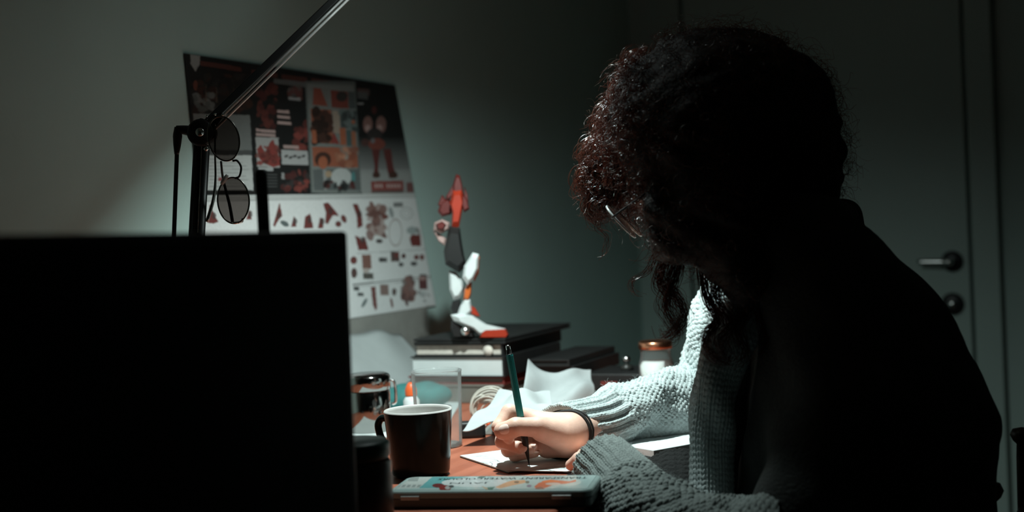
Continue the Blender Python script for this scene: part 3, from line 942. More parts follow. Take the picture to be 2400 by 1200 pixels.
def loft_box(name, levels, m, parent):
    V = []; F = []
    n = None
    for l, w_, r, z in levels:
        R_ = rounded(l, w_, r)
        n = len(R_)
        V += [tc + ta * x + tb * y + Vector((0, 0, z)) for x, y in R_]
    for k in range(len(levels) - 1):
        for i in range(n):
            j = (i + 1) % n
            F.append((k * n + i, k * n + j, (k + 1) * n + j, (k + 1) * n + i))
    F.append(tuple(range(n))); F.append(tuple((len(levels) - 1) * n + i for i in range(n)))
    bm = bmesh.new()
    vs = [bm.verts.new(v) for v in V]
    for f in F: bm.faces.new([vs[i] for i in f])
    return bm_mesh(name, bm, m, parent)
loft_box('tin_tray', [(TL_ - 0.006, TW_ - 0.006, 0.010, 0.0), (TL_ - 0.003, TW_ - 0.003, 0.011, 0.002), (TL_ - 0.003, TW_ - 0.003, 0.011, 0.0095), (TL_ + 0.001, TW_ + 0.001, 0.012, 0.010), (TL_ + 0.001, TW_ + 0.001, 0.012, 0.0112)], 'tin_base', tin)
lid = loft_box('tin_lid', [(TL_ - 0.001, TW_ - 0.001, 0.012, 0.0114), (TL_, TW_, 0.012, 0.0120), (TL_, TW_, 0.012, 0.0180), (TL_ - 0.002, TW_ - 0.002, 0.011, 0.0195), (TL_ - 0.005, TW_ - 0.005, 0.010, 0.0200)], 'tin_pale', tin)
def paint_tin(p):
    teal = (0.20, 0.36, 0.36); pale = (0.40, 0.47, 0.46)
    p.rect(800, 1090, 1500, 1180, (0.33, 0.43, 0.42), 1, 0, 0)
    p.mottle(1100, 1110, 1420, 1160, [(0.36, 0.47, 0.46), (0.29, 0.40, 0.40), (0.42, 0.49, 0.48)], 40, 10, 30, 21, 0.5)
    p.poly([(930, 1113), (1020, 1112), (1008, 1122), (984, 1144), (880, 1146)], (0.45, 0.48, 0.46))
    p.poly([(1020, 1112), (1120, 1112), (1040, 1128), (1030, 1144), (982, 1144), (1008, 1122)], (0.12, 0.33, 0.34))
    for k in range(9):
        p.rect(958 + k * 2.6, 1118, 959.6 + k * 2.6, 1128, (0.12, 0.15, 0.15), 0.85, 0, -0.4)
    for k in range(5):
        p.rect(930 + k * 12, 1136, 938 + k * 12, 1142, (0.18, 0.21, 0.21), 0.7, 0, -0.8)
    p.ell(1113, 1131, 78, 10.5, (0.52, 0.55, 0.55))
    p.ell(1027, 1138, 14, 5, (0.14, 0.03, 0.03)); p.ell(1043, 1144, 14, 7, (0.20, 0.03, 0.025)); p.ell(1049, 1143, 6, 4, (0.35, 0.36, 0.35)); p.ell(1058, 1140, 6, 3, (0.05, 0.06, 0.06))
    p.poly([(1128, 1112), (1150, 1112), (1130, 1121), (1118, 1121)], (0.05, 0.14, 0.12))
    p.poly([(1136, 1143), (1160, 1141), (1152, 1150), (1140, 1150)], (0.06, 0.16, 0.12))
    p.poly([(1128, 1139), (1142, 1143), (1144, 1148), (1136, 1146)], (0.45, 0.33, 0.22))
    p.poly([(1160, 1142), (1182, 1132), (1200, 1126), (1230, 1125), (1234, 1131), (1200, 1138), (1172, 1145)], (0.52, 0.30, 0.17))
    p.ell(1211, 1130, 6, 2.4, (0.13, 0.12, 0.08)); p.ell(1236, 1130, 5, 3, (0.12, 0.15, 0.12))
    p.poly([(1252, 1141), (1262, 1132), (1285, 1125), (1312, 1126), (1335, 1128), (1350, 1124), (1350, 1129), (1325, 1134), (1300, 1135), (1288, 1140), (1272, 1146), (1258, 1147)], (0.50, 0.12, 0.05))
    p.poly([(1268, 1128), (1290, 1124), (1310, 1126), (1310, 1129), (1280, 1131)], (0.62, 0.16, 0.05))
    p.ell(1265, 1145, 10, 4, (0.22, 0.09, 0.06)); p.ell(1296, 1134, 18, 3, (0.52, 0.40, 0.35))
    p.ell(1240, 1139, 6, 3, (0.20, 0.18, 0.24))
tl = lambda x, y, z: tc + ta * x + tb * y + Vector((0, 0, z))
lp = grid_sheet('lid_print', (tl(-TL_ / 2 + 0.006, -TW_ / 2 + 0.006, 0.02035), tl(TL_ / 2 - 0.006, -TW_ / 2 + 0.006, 0.02035), tl(TL_ / 2 - 0.006, TW_ / 2 - 0.006, 0.02035), tl(-TL_ / 2 + 0.006, TW_ / 2 - 0.006, 0.02035)),
           400, 170, (0.33, 0.43, 0.42), paint_tin, 'tin_print', lid, 0.0004, normal=(0, 0, 1))
lp['label'] = 'pale teal printed lid picture'
text_mesh('lettering', 'TRANSPARENT WATERCOLOURS', on_desk(1200, 1121.5, 0.0205), -ta, tb, 0.0095, 0.178, 'ink', lid)
text_mesh('lettering', 'aquarelle   aquarelltinte   transparante   aquarel   acuarela', on_desk(1215, 1114.5, 0.0205), -ta, tb, 0.0045, 0.165, 'ink_grey', lid)
text_mesh('lettering', 'JAUN', on_desk(1100, 1132, 0.0205), -ta, tb, 0.0085, 0.046, 'ink', lid)
text_mesh('lettering', 'the colours of nature', on_desk(1122, 1127.5, 0.0205), -ta, tb, 0.003, 0.045, 'ink_grey', lid)
for x0, x1 in ((948, 992), (1296, 1343)):
    fx = (on_desk((x0 + x1) / 2, 1162, 0.012) - tc).dot(ta)
    box('latch', tc + ta * fx + tb * (TW_ / 2 + 0.0012) + Vector((0, 0, 0.0125)), (0.022, 0.0024, 0.0045), 'tin_latch', tin, (ta, tb, Vector((0, 0, 1))), 0.0006)

# ================================================================== SKETCHBOOK SHEET AND NOTEBOOK
A = on_desk(1078, 1072.5); B = on_desk(1191, 1110)
e1 = (B - A); e1.z = 0; L1 = e1.length; e1.normalize()
e2 = Vector((-e1.y, e1.x, 0))
if e2.dot(RT) < 0: e2 = -e2
sk = thing('sketch_pad', A + e1 * L1 / 2 + e2 * 0.1, 'thin white sketch pad with ink lines under the writing hand', 'sketchbook')
def pad(name, a, s1, s2, z0, z1, m, parent, bev=0.0006):
    c = a + e1 * s1 / 2 + e2 * s2 / 2
    return box(name, Vector((c.x, c.y, DESK_Z + (z0 + z1) / 2)), (s1, s2, z1 - z0), m, parent, (e1, e2, Vector((0, 0, 1))), bev)
pad('back_cover', A - e1 * 0.0007, L1 + 0.001, 0.21, 0.0, 0.0012, 'black_cover', sk)
pg = pad('page', A, L1, 0.209, 0.0012, 0.0032, 'paper', sk)
sA, sB = on_desk(1187, 1109.5), on_desk(1400, 1113)
g1 = (sB - sA); g1.z = 0; g1.normalize()
g2 = Vector((-g1.y, g1.x, 0))
if g2.dot(FW) < 0: g2 = -g2
ls = thing('sketch_sheet', sA + g1 * 0.05 + g2 * 0.06 + Vector((0, 0, 0.0032)), 'loose white sheet with ink sketch lines under the pen tip', 'paper')
cS = sA + g1 * 0.055 + g2 * 0.065
ps = box('sheet', Vector((cS.x, cS.y, DESK_Z + 0.0036)), (0.11, 0.13, 0.0008), 'paper', ls, (g1, g2, Vector((0, 0, 1))), 0.0002)
rs = random.Random(5)
V = []; F = []
V2 = []; F2 = []
for k in range(30):
    px, py = rs.uniform(1238, 1320), rs.uniform(1088, 1106)
    onpad = k < 7
    if onpad: px, py = rs.uniform(1095, 1160), rs.uniform(1066, 1084)
    p0 = on_desk(px, py, 0.0034 if onpad else 0.00415)
    a0 = rs.uniform(-0.6, 0.6)
    VV, FF = (V, F) if onpad else (V2, F2)
    for s_ in range(rs.randint(3, 6)):
        a0 += rs.uniform(-0.7, 0.7)
        p1 = p0 + (RT * math.cos(a0) + Vector((FW.x, FW.y, 0)) * math.sin(a0)) * rs.uniform(0.003, 0.008)
        p1.z = p0.z
        nn = (p1 - p0).cross(Vector((0, 0, 1))).normalized() * 0.00028
        i = len(VV)
        VV += [p0 - nn, p0 + nn, p1 + nn, p1 - nn]
        FF.append((i, i + 1, i + 2, i + 3))
        p0 = p1
mesh('ink_drawing', V2, F2, 'ink', ps)['kind'] = 'stuff'
mesh('ink_drawing', V, F, 'ink', pg)['kind'] = 'stuff'

NA, NB = on_desk(1533, 1081), on_desk(1640, 1061)
f1 = (NB - NA); f1.z = 0; f1.normalize()
f2 = Vector((-f1.y, f1.x, 0))
if f2.dot(FW) < 0: f2 = -f2
nb = thing('notebook', NA + f1 * 0.1 + f2 * 0.06, 'black covered notebook with white pages under the right forearm', 'notebook')
def nbox(name, z0, z1, ins, m):
    s1, s2 = 0.19 - ins, 0.125 - ins
    c = NA + f1 * 0.095 + f2 * 0.0625
    return box(name, Vector((c.x, c.y, DESK_Z + (z0 + z1) / 2)), (s1, s2, z1 - z0), m, nb, (f1, f2, Vector((0, 0, 1))), 0.0007)
nbox('back_cover', 0.0, 0.004, 0.0, 'black_cover')
nbox('page_block', 0.004, 0.0135, 0.004, 'paper')
nbox('lower_pages', 0.0040, 0.0046, 0.0025, 'black_cover')

# ================================================================== THINGS ON THE BACK OF THE DESK
def vol_curtain(name, q, nu, nv, bul, m, thick, parent=None):
    return grid_sheet(name, q, nu, nv, None, None, m, parent, thick, bulge=bul)
# large white sheet leaning on the wall, wavy upper edge
def leaning():
    y0, y1 = on_x(770, 850, 0.06).y, on_x(988, 850, 0.06).y
    n = 60
    V = []; F = []
    top = []
    for i in range(n):
        y = y0 + (y1 - y0) * i / (n - 1)
        pxx = project([[0.03, y, 0.9]])[0][0]
        yy = 782 - 14 * math.exp(-((pxx - 887) / 28) ** 2) + 3 * math.sin(pxx * 0.03) + max(0, pxx - 960) * 0.5
        top.append(on_x(pxx, yy, 0.022).z)
    nv = 14
    for th in (0, 1):
        for j in range(nv):
            f = j / (nv - 1)
            for i in range(n):
                y = y0 + (y1 - y0) * i / (n - 1)
                z = DESK_Z + (top[i] - DESK_Z) * f
                x = 0.115 - 0.095 * f + 0.006 * math.sin(i * 0.16 + 1) * f + 0.0008 * th
                V.append((x, y, z))
    q = lambda t, j, i: t * nv * n + j * n + i
    for j in range(nv - 1):
        for i in range(n - 1):
            F.append((q(1, j, i), q(1, j, i + 1), q(1, j + 1, i + 1), q(1, j + 1, i)))
            F.append((q(0, j, i), q(0, j + 1, i), q(0, j + 1, i + 1), q(0, j, i + 1)))
    for i in range(n - 1):
        for j in (0, nv - 1):
            F.append((q(0, j, i), q(0, j, i + 1), q(1, j, i + 1), q(1, j, i)))
    for j in range(nv - 1):
        for i in (0, n - 1):
            F.append((q(0, j, i), q(0, j + 1, i), q(1, j + 1, i), q(1, j, i)))
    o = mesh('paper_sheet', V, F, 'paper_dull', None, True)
    tag(o, 'blank white sheet with a wavy top leaning against the wall', 'paper')
leaning()

# stack of books (edges along the wall axes)
def book(name, corner, dn, du, z0, z1, cover, pages, label, spine='u', grp=None, covert=0.003):
    """corner: nearest corner (max x, min y); extends -x by dn and +y by du"""
    x1, y0 = corner
    b = thing(name, (x1 - dn / 2, y0 + du / 2, DESK_Z + z0), label, 'book', grp)
    Z = DESK_Z
    bx('cover', (x1 - dn, y0, Z + z0), (x1, y0 + du, Z + z0 + covert), cover, b, 0.0005)
    bx('cover', (x1 - dn, y0, Z + z1 - covert), (x1, y0 + du, Z + z1), cover, b, 0.0005)
    bx('spine', (x1 - 0.004, y0, Z + z0 + covert), (x1, y0 + du, Z + z1 - covert), cover, b)
    bx('page_block', (x1 - dn + 0.003, y0 + 0.004, Z + z0 + covert), (x1 - 0.004, y0 + du - 0.004, Z + z1 - covert), pages, b)
    return b
def hz(px, py, d):   # height above desk of a pixel at depth d
    return W(px, py, d).z - DESK_Z
BK = W(1178, 880, 2.46)
BX, BY = BK.x, BK.y
zt = hz(1178, 793, 2.46); zA = hz(1178, 806, 2.46); zB = hz(1178, 836, 2.46); zC = hz(1178, 884, 2.46); zD = hz(1178, 903, 2.46)
gb = thing('grey_carton', (BX - 0.09, BY + 0.12, DESK_Z), 'low grey carton at the bottom of the book stack', 'box')
bx('carton_body', (BX - 0.20, BY + 0.004, DESK_Z), (BX - 0.004, BY + 0.25, DESK_Z + zD - 0.004), 'grey_box', gb, 0.002)
bx('carton_lid', (BX - 0.202, BY + 0.002, DESK_Z + zD - 0.004), (BX - 0.002, BY + 0.252, DESK_Z + zD), 'grey_box', gb, 0.001)
book('book', (BX - 0.0, BY + 0.006), 0.19, 0.24, zD, zC, 'red_cover', 'grey_box', 'thin dark red book on the grey carton')
book('book', (BX + 0.004, BY), 0.185, 0.25, zC, zB, 'black_cover', 'paper', 'thick book with broad white page edges in the middle of the stack', covert=0.002)
pfo = book('portfolio', (BX - 0.002, BY + 0.01), 0.175, 0.26, zB, zA, 'black_cover', 'cream_paper', 'black covered book with cream page edges high in the stack')
pf = thing('folder', (BX + 0.0, BY + 0.15, DESK_Z + zA), 'flat black folder under the toy robot', 'folder')
bx('folder_cover', (BX - 0.175, BY + 0.004, DESK_Z + zA), (BX + 0.006, BY + 0.30, DESK_Z + zA + 0.004), 'black_cover', pf, 0.001)
bx('folder_cover', (BX - 0.175, BY + 0.004, DESK_Z + zt - 0.004), (BX + 0.006, BY + 0.30, DESK_Z + zt), 'black_cover', pf, 0.001)
bx('folder_sheets', (BX - 0.170, BY + 0.008, DESK_Z + zA + 0.004), (BX + 0.003, BY + 0.296, DESK_Z + zt - 0.004), 'black_cover', pf)
lathe('elastic_button', (BX - 0.028, BY + 0.009, DESK_Z + (zA + zB) / 2 - 0.001), [(0, 0), (0.008, 0), (0.009, 0.003), (0.009, 0.006), (0, 0.006)], 'cream_paper', pfo, 20, axis=Vector((0, -1, 0)))
# second, darker stack behind to the right
B2 = Vector((BX + 0.100, BY + 0.035, 0))
zz = 0.0
hs = [hz(1290, y, 2.62) for y in (884, 866, 838, 822)]
z_prev = 0.0
for i, (z_, c_, lb_) in enumerate(zip(hs, ('black_cover', 'black_cover', 'black_cover', 'black_cover'),
        ('black album at the bottom of the darker stack', 'black album with pale edge in the darker stack', 'black album second from top of the darker stack', 'black album on top of the darker stack'))):
    off = (0.0, 0.006, 0.014, 0.008)[i]
    book('album', (B2.x + off, B2.y + off), 0.078, 0.22, z_prev, z_, c_, 'black_cover' if i != 1 else 'grey_box', lb_)
    z_prev = z_

# toy robot standing on the folder
RD = 2.50
ty = thing('toy_robot', (W(1120, 785, RD).x, W(1120, 785, RD).y, DESK_Z + zt), 'red black and white jointed toy robot standing on book stack', 'toy')
def pc(name, poly, m, t=0.03, dd=0.0, ch=0.7):
    slab(name, poly, RD + dd, t, m, ty, ch)
pc('crest', [(1069, 408), (1078, 412), (1084, 436), (1086, 455), (1062, 455), (1062, 432)], 'toy_darkred', 0.02)
pc('torso', [(1062, 446), (1082, 444), (1088, 470), (1082, 500), (1076, 532), (1058, 534), (1060, 500), (1054, 478)], 'toy_red', 0.035)
pc('wing', [(1052, 462), (1060, 480), (1058, 502), (1036, 508), (1026, 496), (1034, 472)], 'toy_darkred', 0.02, 0.02)
pc('wing', [(1084, 450), (1096, 470), (1100, 490), (1088, 498), (1082, 480)], 'toy_darkred', 0.02, -0.01)
pc('blade', [(1064, 428), (1068, 452), (1050, 470), (1044, 462), (1054, 446)], 'toy_darkred', 0.014, 0.012)
pc('blade', [(1088, 436), (1096, 456), (1098, 476), (1088, 462)], 'toy_darkred', 0.014, 0.01)
pc('blade', [(1036, 456), (1046, 470), (1034, 486), (1026, 480)], 'toy_darkred', 0.012, 0.018)
pc('shoulder_shell', [(1018, 522), (1036, 514), (1054, 522), (1052, 538), (1034, 548), (1016, 540)], 'toy_pink', 0.03, 0.01)
pc('shoulder_core', [(1022, 525), (1036, 519), (1046, 526), (1040, 538), (1024, 538)], 'toy_darkred', 0.034, 0.0)
pc('arm', [(1014, 540), (1030, 548), (1046, 560), (1042, 576), (1028, 566)], 'toy_pink', 0.018, 0.012)
pc('abdomen', [(1052, 530), (1078, 534), (1082, 566), (1088, 600), (1094, 622), (1076, 640), (1044, 620), (1040, 590), (1046, 560)], 'toy_black', 0.045)
pc('thigh', [(1108, 592), (1122, 596), (1120, 630), (1108, 656), (1096, 668), (1084, 652), (1088, 624)], 'toy_white', 0.026, -0.03)
pc('side_gear', [(1116, 600), (1124, 602), (1122, 640), (1112, 660), (1108, 650)], 'toy_orange', 0.03, -0.015)
pc('thigh', [(1052, 634), (1068, 636), (1084, 660), (1088, 680), (1076, 700), (1064, 704), (1054, 680)], 'toy_white', 0.026, 0.012)
pc('knee', [(1096, 660), (1106, 662), (1104, 690), (1098, 706), (1086, 704), (1088, 680)], 'toy_orange', 0.028, -0.012)
pc('shin', [(1090, 700), (1102, 702), (1106, 730), (1090, 744), (1070, 742), (1078, 718)], 'toy_white', 0.028, -0.012)
pc('heel', [(1060, 706), (1080, 700), (1078, 736), (1066, 742), (1056, 722)], 'toy_black', 0.03, 0.008)
pc('ankle', [(1104, 716), (1114, 722), (1126, 742), (1118, 742), (1104, 736)], 'toy_red', 0.022, -0.014)
fy = project([[W(1120, 785, RD).x, W(1120, 785, RD).y, DESK_Z + zt]])[0][1]
pc('foot', [(1056, 738), (1080, 734), (1108, 740), (1140, 760), (1184, 770), (1188, fy - 6), (1128, fy - 3), (1108, 770), (1064, 752)], 'toy_white', 0.04, -0.014)
pc('toe_sole', [(1136, 773), (1186, 771), (1192, fy - 7), (1188, fy), (1124, fy), (1128, 778)], 'toy_red', 0.042, -0.014, 0.9)
pc('foot', [(1058, 752), (1082, 762), (1110, 776), (1112, fy), (1062, fy), (1056, 770)], 'toy_black', 0.04, 0.0, 0.85)
lathe('ankle_bolt', W(1090, 776, RD - 0.03), [(0, 0), (0.006, 0.001), (0.008, 0.004), (0.008, 0.012), (0, 0.012)], 'steel', ty, 16, axis=FW)

# polished metal canister
cb = on_desk(868, 1012)
can = thing('metal_canister', cb, 'shiny metal canister behind the mug reflecting the lamp', 'canister')
ch_ = W(868, 874, (cb - CAM).dot(FW)).z - DESK_Z
cr_ = 0.034
lathe('canister_body', cb, [(0, 0), (cr_ - 0.003, 0), (cr_, 0.003), (cr_, ch_ - 0.028), (cr_ - 0.002, ch_ - 0.026)], 'canister_steel', can, 48)
clid = lathe('canister_lid', cb, [(cr_ - 0.002, ch_ - 0.026), (cr_ + 0.0015, ch_ - 0.025), (cr_ + 0.0015, ch_ - 0.006), (cr_ - 0.001, ch_ - 0.002), (cr_ - 0.006, ch_), (0, ch_)], 'canister_steel', can, 48)
hb = cb + RT * (cr_ + 0.002); hb.z = DESK_Z
tube('clasp', [hb + Vector((0, 0, ch_ - 0.012)), hb + RT * 0.006 + Vector((0, 0, ch_ - 0.018)), hb + RT * 0.006 + Vector((0, 0, ch_ - 0.045)), hb + Vector((0, 0, ch_ - 0.05))], 0.0024, 'chrome', can, 8, 24)

# white sheet flat on the desk, teal pouch, glue bottle with orange cap
fs = [on_desk(770, 1050), on_desk(1045, 1003), on_desk(1092, 925), on_desk(905, 925)]
o = hull('flat_paper', [p + Vector((0, 0, z)) for p in fs for z in (0.0, 0.002)], 'paper')
tag(o, 'white paper lying flat under the teal pouch', 'paper')
pp = W(982, 912, 2.44)
px_ = RT.copy(); px_.z = 0; px_.normalize()
py_ = Vector((FW.x, FW.y, 0)).normalized()
pb = Vector((pp.x, pp.y, DESK_Z + 0.002))
zt_ = pp.z - DESK_Z + 0.008
def pouch(P):
    d = el(P, pb + Vector((0, 0, zt_ * 0.5)), (px_, py_, (0, 0, 1)), (0.056, 0.028, zt_ * 0.56))
    d = smin(d, el(P, pb - px_ * 0.03 + Vector((0, 0, zt_ * 0.42)), (px_, py_, (0, 0, 1)), (0.034, 0.034, zt_ * 0.5)), 0.01)
    d = d + 0.002 * np.sin(P[..., 0] * 120) * np.sin(P[..., 1] * 90 + 1)
    return np.maximum(d, DESK_Z + 0.002 - P[..., 2])
V, F = surface(pouch, list(pb - Vector((0.085, 0.085, 0.006))), list(pb + Vector((0.085, 0.085, zt_ + 0.03))), 0.003)
o = mesh('teal_pouch', V, F, 'teal_cloth', None, True)
tag(o, 'soft teal cloth pouch behind the clear cup', 'pouch')
gp = W(963, 915, 2.28)
gb_ = Vector((gp.x, gp.y, DESK_Z + 0.002))
gl = thing('glue_bottle', gb_, 'small white bottle with an orange cap beside the teal pouch', 'bottle')
gh = gp.z - DESK_Z
lathe('bottle_body', gb_, [(0, 0), (0.011, 0), (0.013, 0.002), (0.013, gh - 0.018), (0.008, gh - 0.010), (0, gh - 0.010)], 'white_plastic', gl, 24)
lathe('bottle_cap', gb_ + Vector((0, 0, gh - 0.010)), [(0.0095, 0), (0.0095, 0.010), (0.006, 0.018), (0.003, 0.021), (0, 0.021)], 'orange_plastic', gl, 24)

# clear plastic cup
kb = on_desk(1031, 1046)
kd = (kb - CAM).dot(FW)
kh = W(1031, 866, kd).z - DESK_Z
cup = thing('clear_cup', kb, 'tall clear plastic cup standing behind the mug', 'cup')
kr0, kr1 = 0.0325, 0.0362
lathe('cup_wall', kb, [(0, 0.0), (kr0 - 0.002, 0.0), (kr0, 0.002), (kr1, kh - 0.003)], 'cup_plastic', cup, 56)
lathe('cup_lip', kb + Vector((0, 0, kh - 0.003)), [(kr1 - 0.001, 0), (kr1 + 0.0006, 0.0006), (kr1 + 0.0006, 0.0024), (kr1 - 0.0008, 0.003), (kr1 - 0.001, 0)], 'cup_plastic', cup, 56)
lathe('cup_foot', kb, [(0, 0.0035), (kr0 - 0.001, 0.0035), (kr0 + 0.0003, 0.0025), (kr0 - 0.001, 0.0005), (0, 0.0005)], 'cup_plastic', cup, 40)

# coil of pale cable
cc = W(1140, 940, 2.22)
cc = Vector((cc.x, cc.y, DESK_Z + 0.036))
coil = thing('cable_coil', Vector((cc.x, cc.y, DESK_Z)), 'coil of pale translucent cable on the desk by the books', 'cable')
rs = random.Random(3)
pts = []
loops = [(rs.uniform(0.017, 0.034), rs.uniform(-0.010, 0.012), rs.uniform(-0.4, 0.4)) for _ in range(12)]
for k in range(12 * 30):
    t_ = k / 30.0
    i0 = int(t_) % 12; i1 = (i0 + 1) % 12; fr = t_ - int(t_)
    rr, sh, tw = [loops[i0][q] * (1 - fr) + loops[i1][q] * fr for q in range(3)]
    a = 2 * math.pi * t_
    pts.append(cc + UP * (rr - 0.034) + RT * (rr * math.cos(a) + sh) + UP * (rr * math.sin(a)) + FW * (0.03 * (t_ / 12 - 0.5) + tw * rr * math.cos(a)))
tube('cable_loops', pts, 0.0013, 'cable', coil, 6)
tube('cable_tie', [cc - UP * 0.03 + RT * 0.004 - FW * 0.016, cc - UP * 0.033 - FW * 0.006, cc - UP * 0.030 + FW * 0.01], 0.003, 'orange_plastic', coil, 8, 10)

# crumpled white papers
def crumple(name, px0, px1, pts, label, thick=0.0012, seed=1, amp=0.006, nu=70, nv=46):
    TL, TR, BR, BL = pts
    g = np.random.default_rng(seed)
    ph = g.uniform(0, 6.28, (10,)); fr = g.uniform(-9, 9, (10, 2)); an = g.uniform(0.3, 1, 10)
    def bul(u, v):
        z = np.zeros(np.broadcast(u, v).shape)
        for i in range(10):
            z = z + an[i] * np.sin(u * fr[i, 0] + v * fr[i, 1] + ph[i]) * amp / 3
        return z
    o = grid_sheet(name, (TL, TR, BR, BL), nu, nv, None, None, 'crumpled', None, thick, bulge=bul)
    return tag(o, label, 'paper')
# creased sheet standing up, leaning backwards
def wavy_top(o, f):
    pass
q = (W(1238, 858, 2.30), W(1390, 866, 2.36), W(1392, 968, 2.26), W(1212, 980, 2.14))
o = crumple('creased_paper', 0, 0, q, 'large creased white paper propped up behind the writing hand', seed=4, amp=0.012)
me = o.data
co = np.array([list(v.co) for v in me.vertices])
Vw = co + np.array(list(WLOC[o.name]))
pr = project(Vw)
dz = 0.010 * np.sin((pr[:, 0] - 1200) * 0.042) * np.clip((930 - pr[:, 1]) / 70, 0, 1)
co[:, 2] += dz
zmin = (Vw[:, 2] + dz).min()
if zmin < DESK_Z + 0.001:
    co[:, 2] = np.maximum(co[:, 2], DESK_Z + 0.001 - WLOC[o.name].z)
me.vertices.foreach_set('co', co.astype(np.float32).ravel())
q = (W(1172, 928, 2.14), W(1290, 915, 2.14), W(1300, 1000, 2.02), W(1082, 990, 2.03))
o = crumple('crumpled_tissue', 0, 0, q, 'crumpled white tissue spilling left from behind the writing hand', seed=9, amp=0.014)
co = np.array([list(v.co) for v in o.data.vertices])
co[:, 2] = np.maximum(co[:, 2], DESK_Z + 0.002 - WLOC[o.name].z)
o.data.vertices.foreach_set('co', co.astype(np.float32).ravel())

# small black adapter with a pale plug tip, grey pebble-like eraser
ab = on_desk(1108, 1028)
ad = thing('power_adapter', ab, 'small black adapter block with pale plug beside the cup', 'adapter')
box('adapter_body', ab + py_ * 0.012 + Vector((0, 0, 0.012)), (0.038, 0.024, 0.024), 'black_plastic', ad, (px_, py_, Vector((0, 0, 1))), 0.004, 3)
lathe('plug_tip', ab + px_ * 0.006 + Vector((0, 0, 0.005)), [(0, 0), (0.003, 0.001), (0.004, 0.004), (0.004, 0.010), (0, 0.010)], 'white_plastic', ad, 16, axis=FW)
eb = on_desk(1152, 1020)
o = hull('grey_eraser', [eb + px_ * x + py_ * y + Vector((0, 0, z)) for x, y, z in ((-0.016, 0, 0.0), (0.016, 0, 0), (0.018, 0.02, 0), (-0.012, 0.022, 0), (0.0, 0.002, 0.016), (0.016, 0.006, 0.022), (0.014, 0.018, 0.020), (-0.006, 0.018, 0.012))], 'grey_card', None, 0.002)
tag(o, 'grey wedge shaped eraser by the crumpled tissue', 'eraser')

# dark box at the back and tiny glass stopper bottle
d0 = W(1372, 930, 2.46)
db = thing('black_carton', (d0.x, d0.y, DESK_Z), 'black carton with faint red mark behind the creased paper', 'box')
dh = hz(1440, 858, 2.55)
bx('carton_body', (d0.x, d0.y, DESK_Z), (d0.x + 0.15, d0.y + 0.12, DESK_Z + dh), 'black_cover', db, 0.003)
bx('red_mark', (d0.x + 0.03, d0.y - 0.0008, DESK_Z + dh * 0.55), (d0.x + 0.06, d0.y - 0.0001, DESK_Z + dh * 0.72), 'red_cover', db)
sb_ = Vector((d0.x + 0.06, d0.y + 0.05, DESK_Z + dh))
st = thing('stopper_bottle', sb_, 'tiny dark bottle with glass stopper on the black carton', 'bottle')
lathe('bottle_body', sb_, [(0, 0), (0.010, 0), (0.011, 0.002), (0.011, 0.008), (0.004, 0.010), (0.004, 0.012), (0, 0.012)], 'dark_jar', st, 24)
lathe('stopper', sb_ + Vector((0, 0, 0.012)), [(0, 0), (0.005, 0.001), (0.008, 0.006), (0.006, 0.012), (0, 0.014)], 'steel', st, 20)

# candle jar with copper lid
qb = W(1539, 880, 2.40); qb = Vector((qb.x, qb.y, DESK_Z))
qh = W(1539, 798, 2.40).z - DESK_Z
qr = 0.0285
cj = thing('lidded_jar', qb, 'glass jar of white contents with copper coloured lid behind the sleeve', 'jar')
lathe('jar_glass', qb, [(0, 0), (qr - 0.002, 0), (qr + 0.001, 0.004), (qr + 0.001, qh - 0.040), (qr - 0.003, qh - 0.026), (qr - 0.003, qh - 0.012)], 'cup_plastic', cj, 48)
lathe('jar_contents', qb, [(0, 0.003), (qr - 0.003, 0.003), (qr - 0.001, 0.006), (qr - 0.001, qh - 0.040), (qr - 0.006, qh - 0.034), (0, qh - 0.034)], 'wax', cj, 40)
ql = lathe('jar_lid', qb + Vector((0, 0, qh - 0.013)), [(0, 0), (qr - 0.001, 0), (qr, 0.001), (qr, 0.011), (qr - 0.002, 0.013), (0, 0.013)], 'copper', cj, 48)

# ================================================================== PERSON
HD = 0.0
pen_tip = on_desk(1241, 1093, 0.0041)
PD = (pen_tip - CAM).dot(FW)
def H(px, py, dmm):
    return W(px, py, PD + dmm * 0.001)
hand_chains = {
    'thumb': ([(1176, 1009, -14), (1209, 1000, -19), (1262, 1001, -10), (1315, 1018, 4)], [0.0100, 0.0115, 0.0130, 0.019]),
    'index': ([(1234, 981, 26), (1194, 966, 15), (1169, 1000, 4), (1192, 1026, 1)], [0.0125, 0.0102, 0.0088, 0.0078]),
    'middle': ([(1242, 990, 42), (1180, 1004, 34), (1177, 1035, 15), (1221, 1051, 3)], [0.0125, 0.0102, 0.0090, 0.0080]),
    'ring': ([(1255, 1004, 55), (1196, 1022, 47), (1191, 1055, 29), (1247, 1050, 15)], [0.0120, 0.0096, 0.0088, 0.0076]),
    'pinky': ([(1268, 1020, 60), (1216, 1046, 56), (1207, 1068, 42), (1253, 1060, 27)], [0.0110, 0.0086, 0.0080, 0.0070]),
}
HC = {k: ([np.array(list(H(*p)), np.float32) for p in pts], rs_) for k, (pts, rs_) in hand_chains.items()}
wrist = H(1338, 1017, 22)
fore1 = W(1430, 984, 1.943)
elbowR = W(1672, 925, 2.07)
shR = W(1800, 600, 1.98)
paper_z = DESK_Z + 0.0043
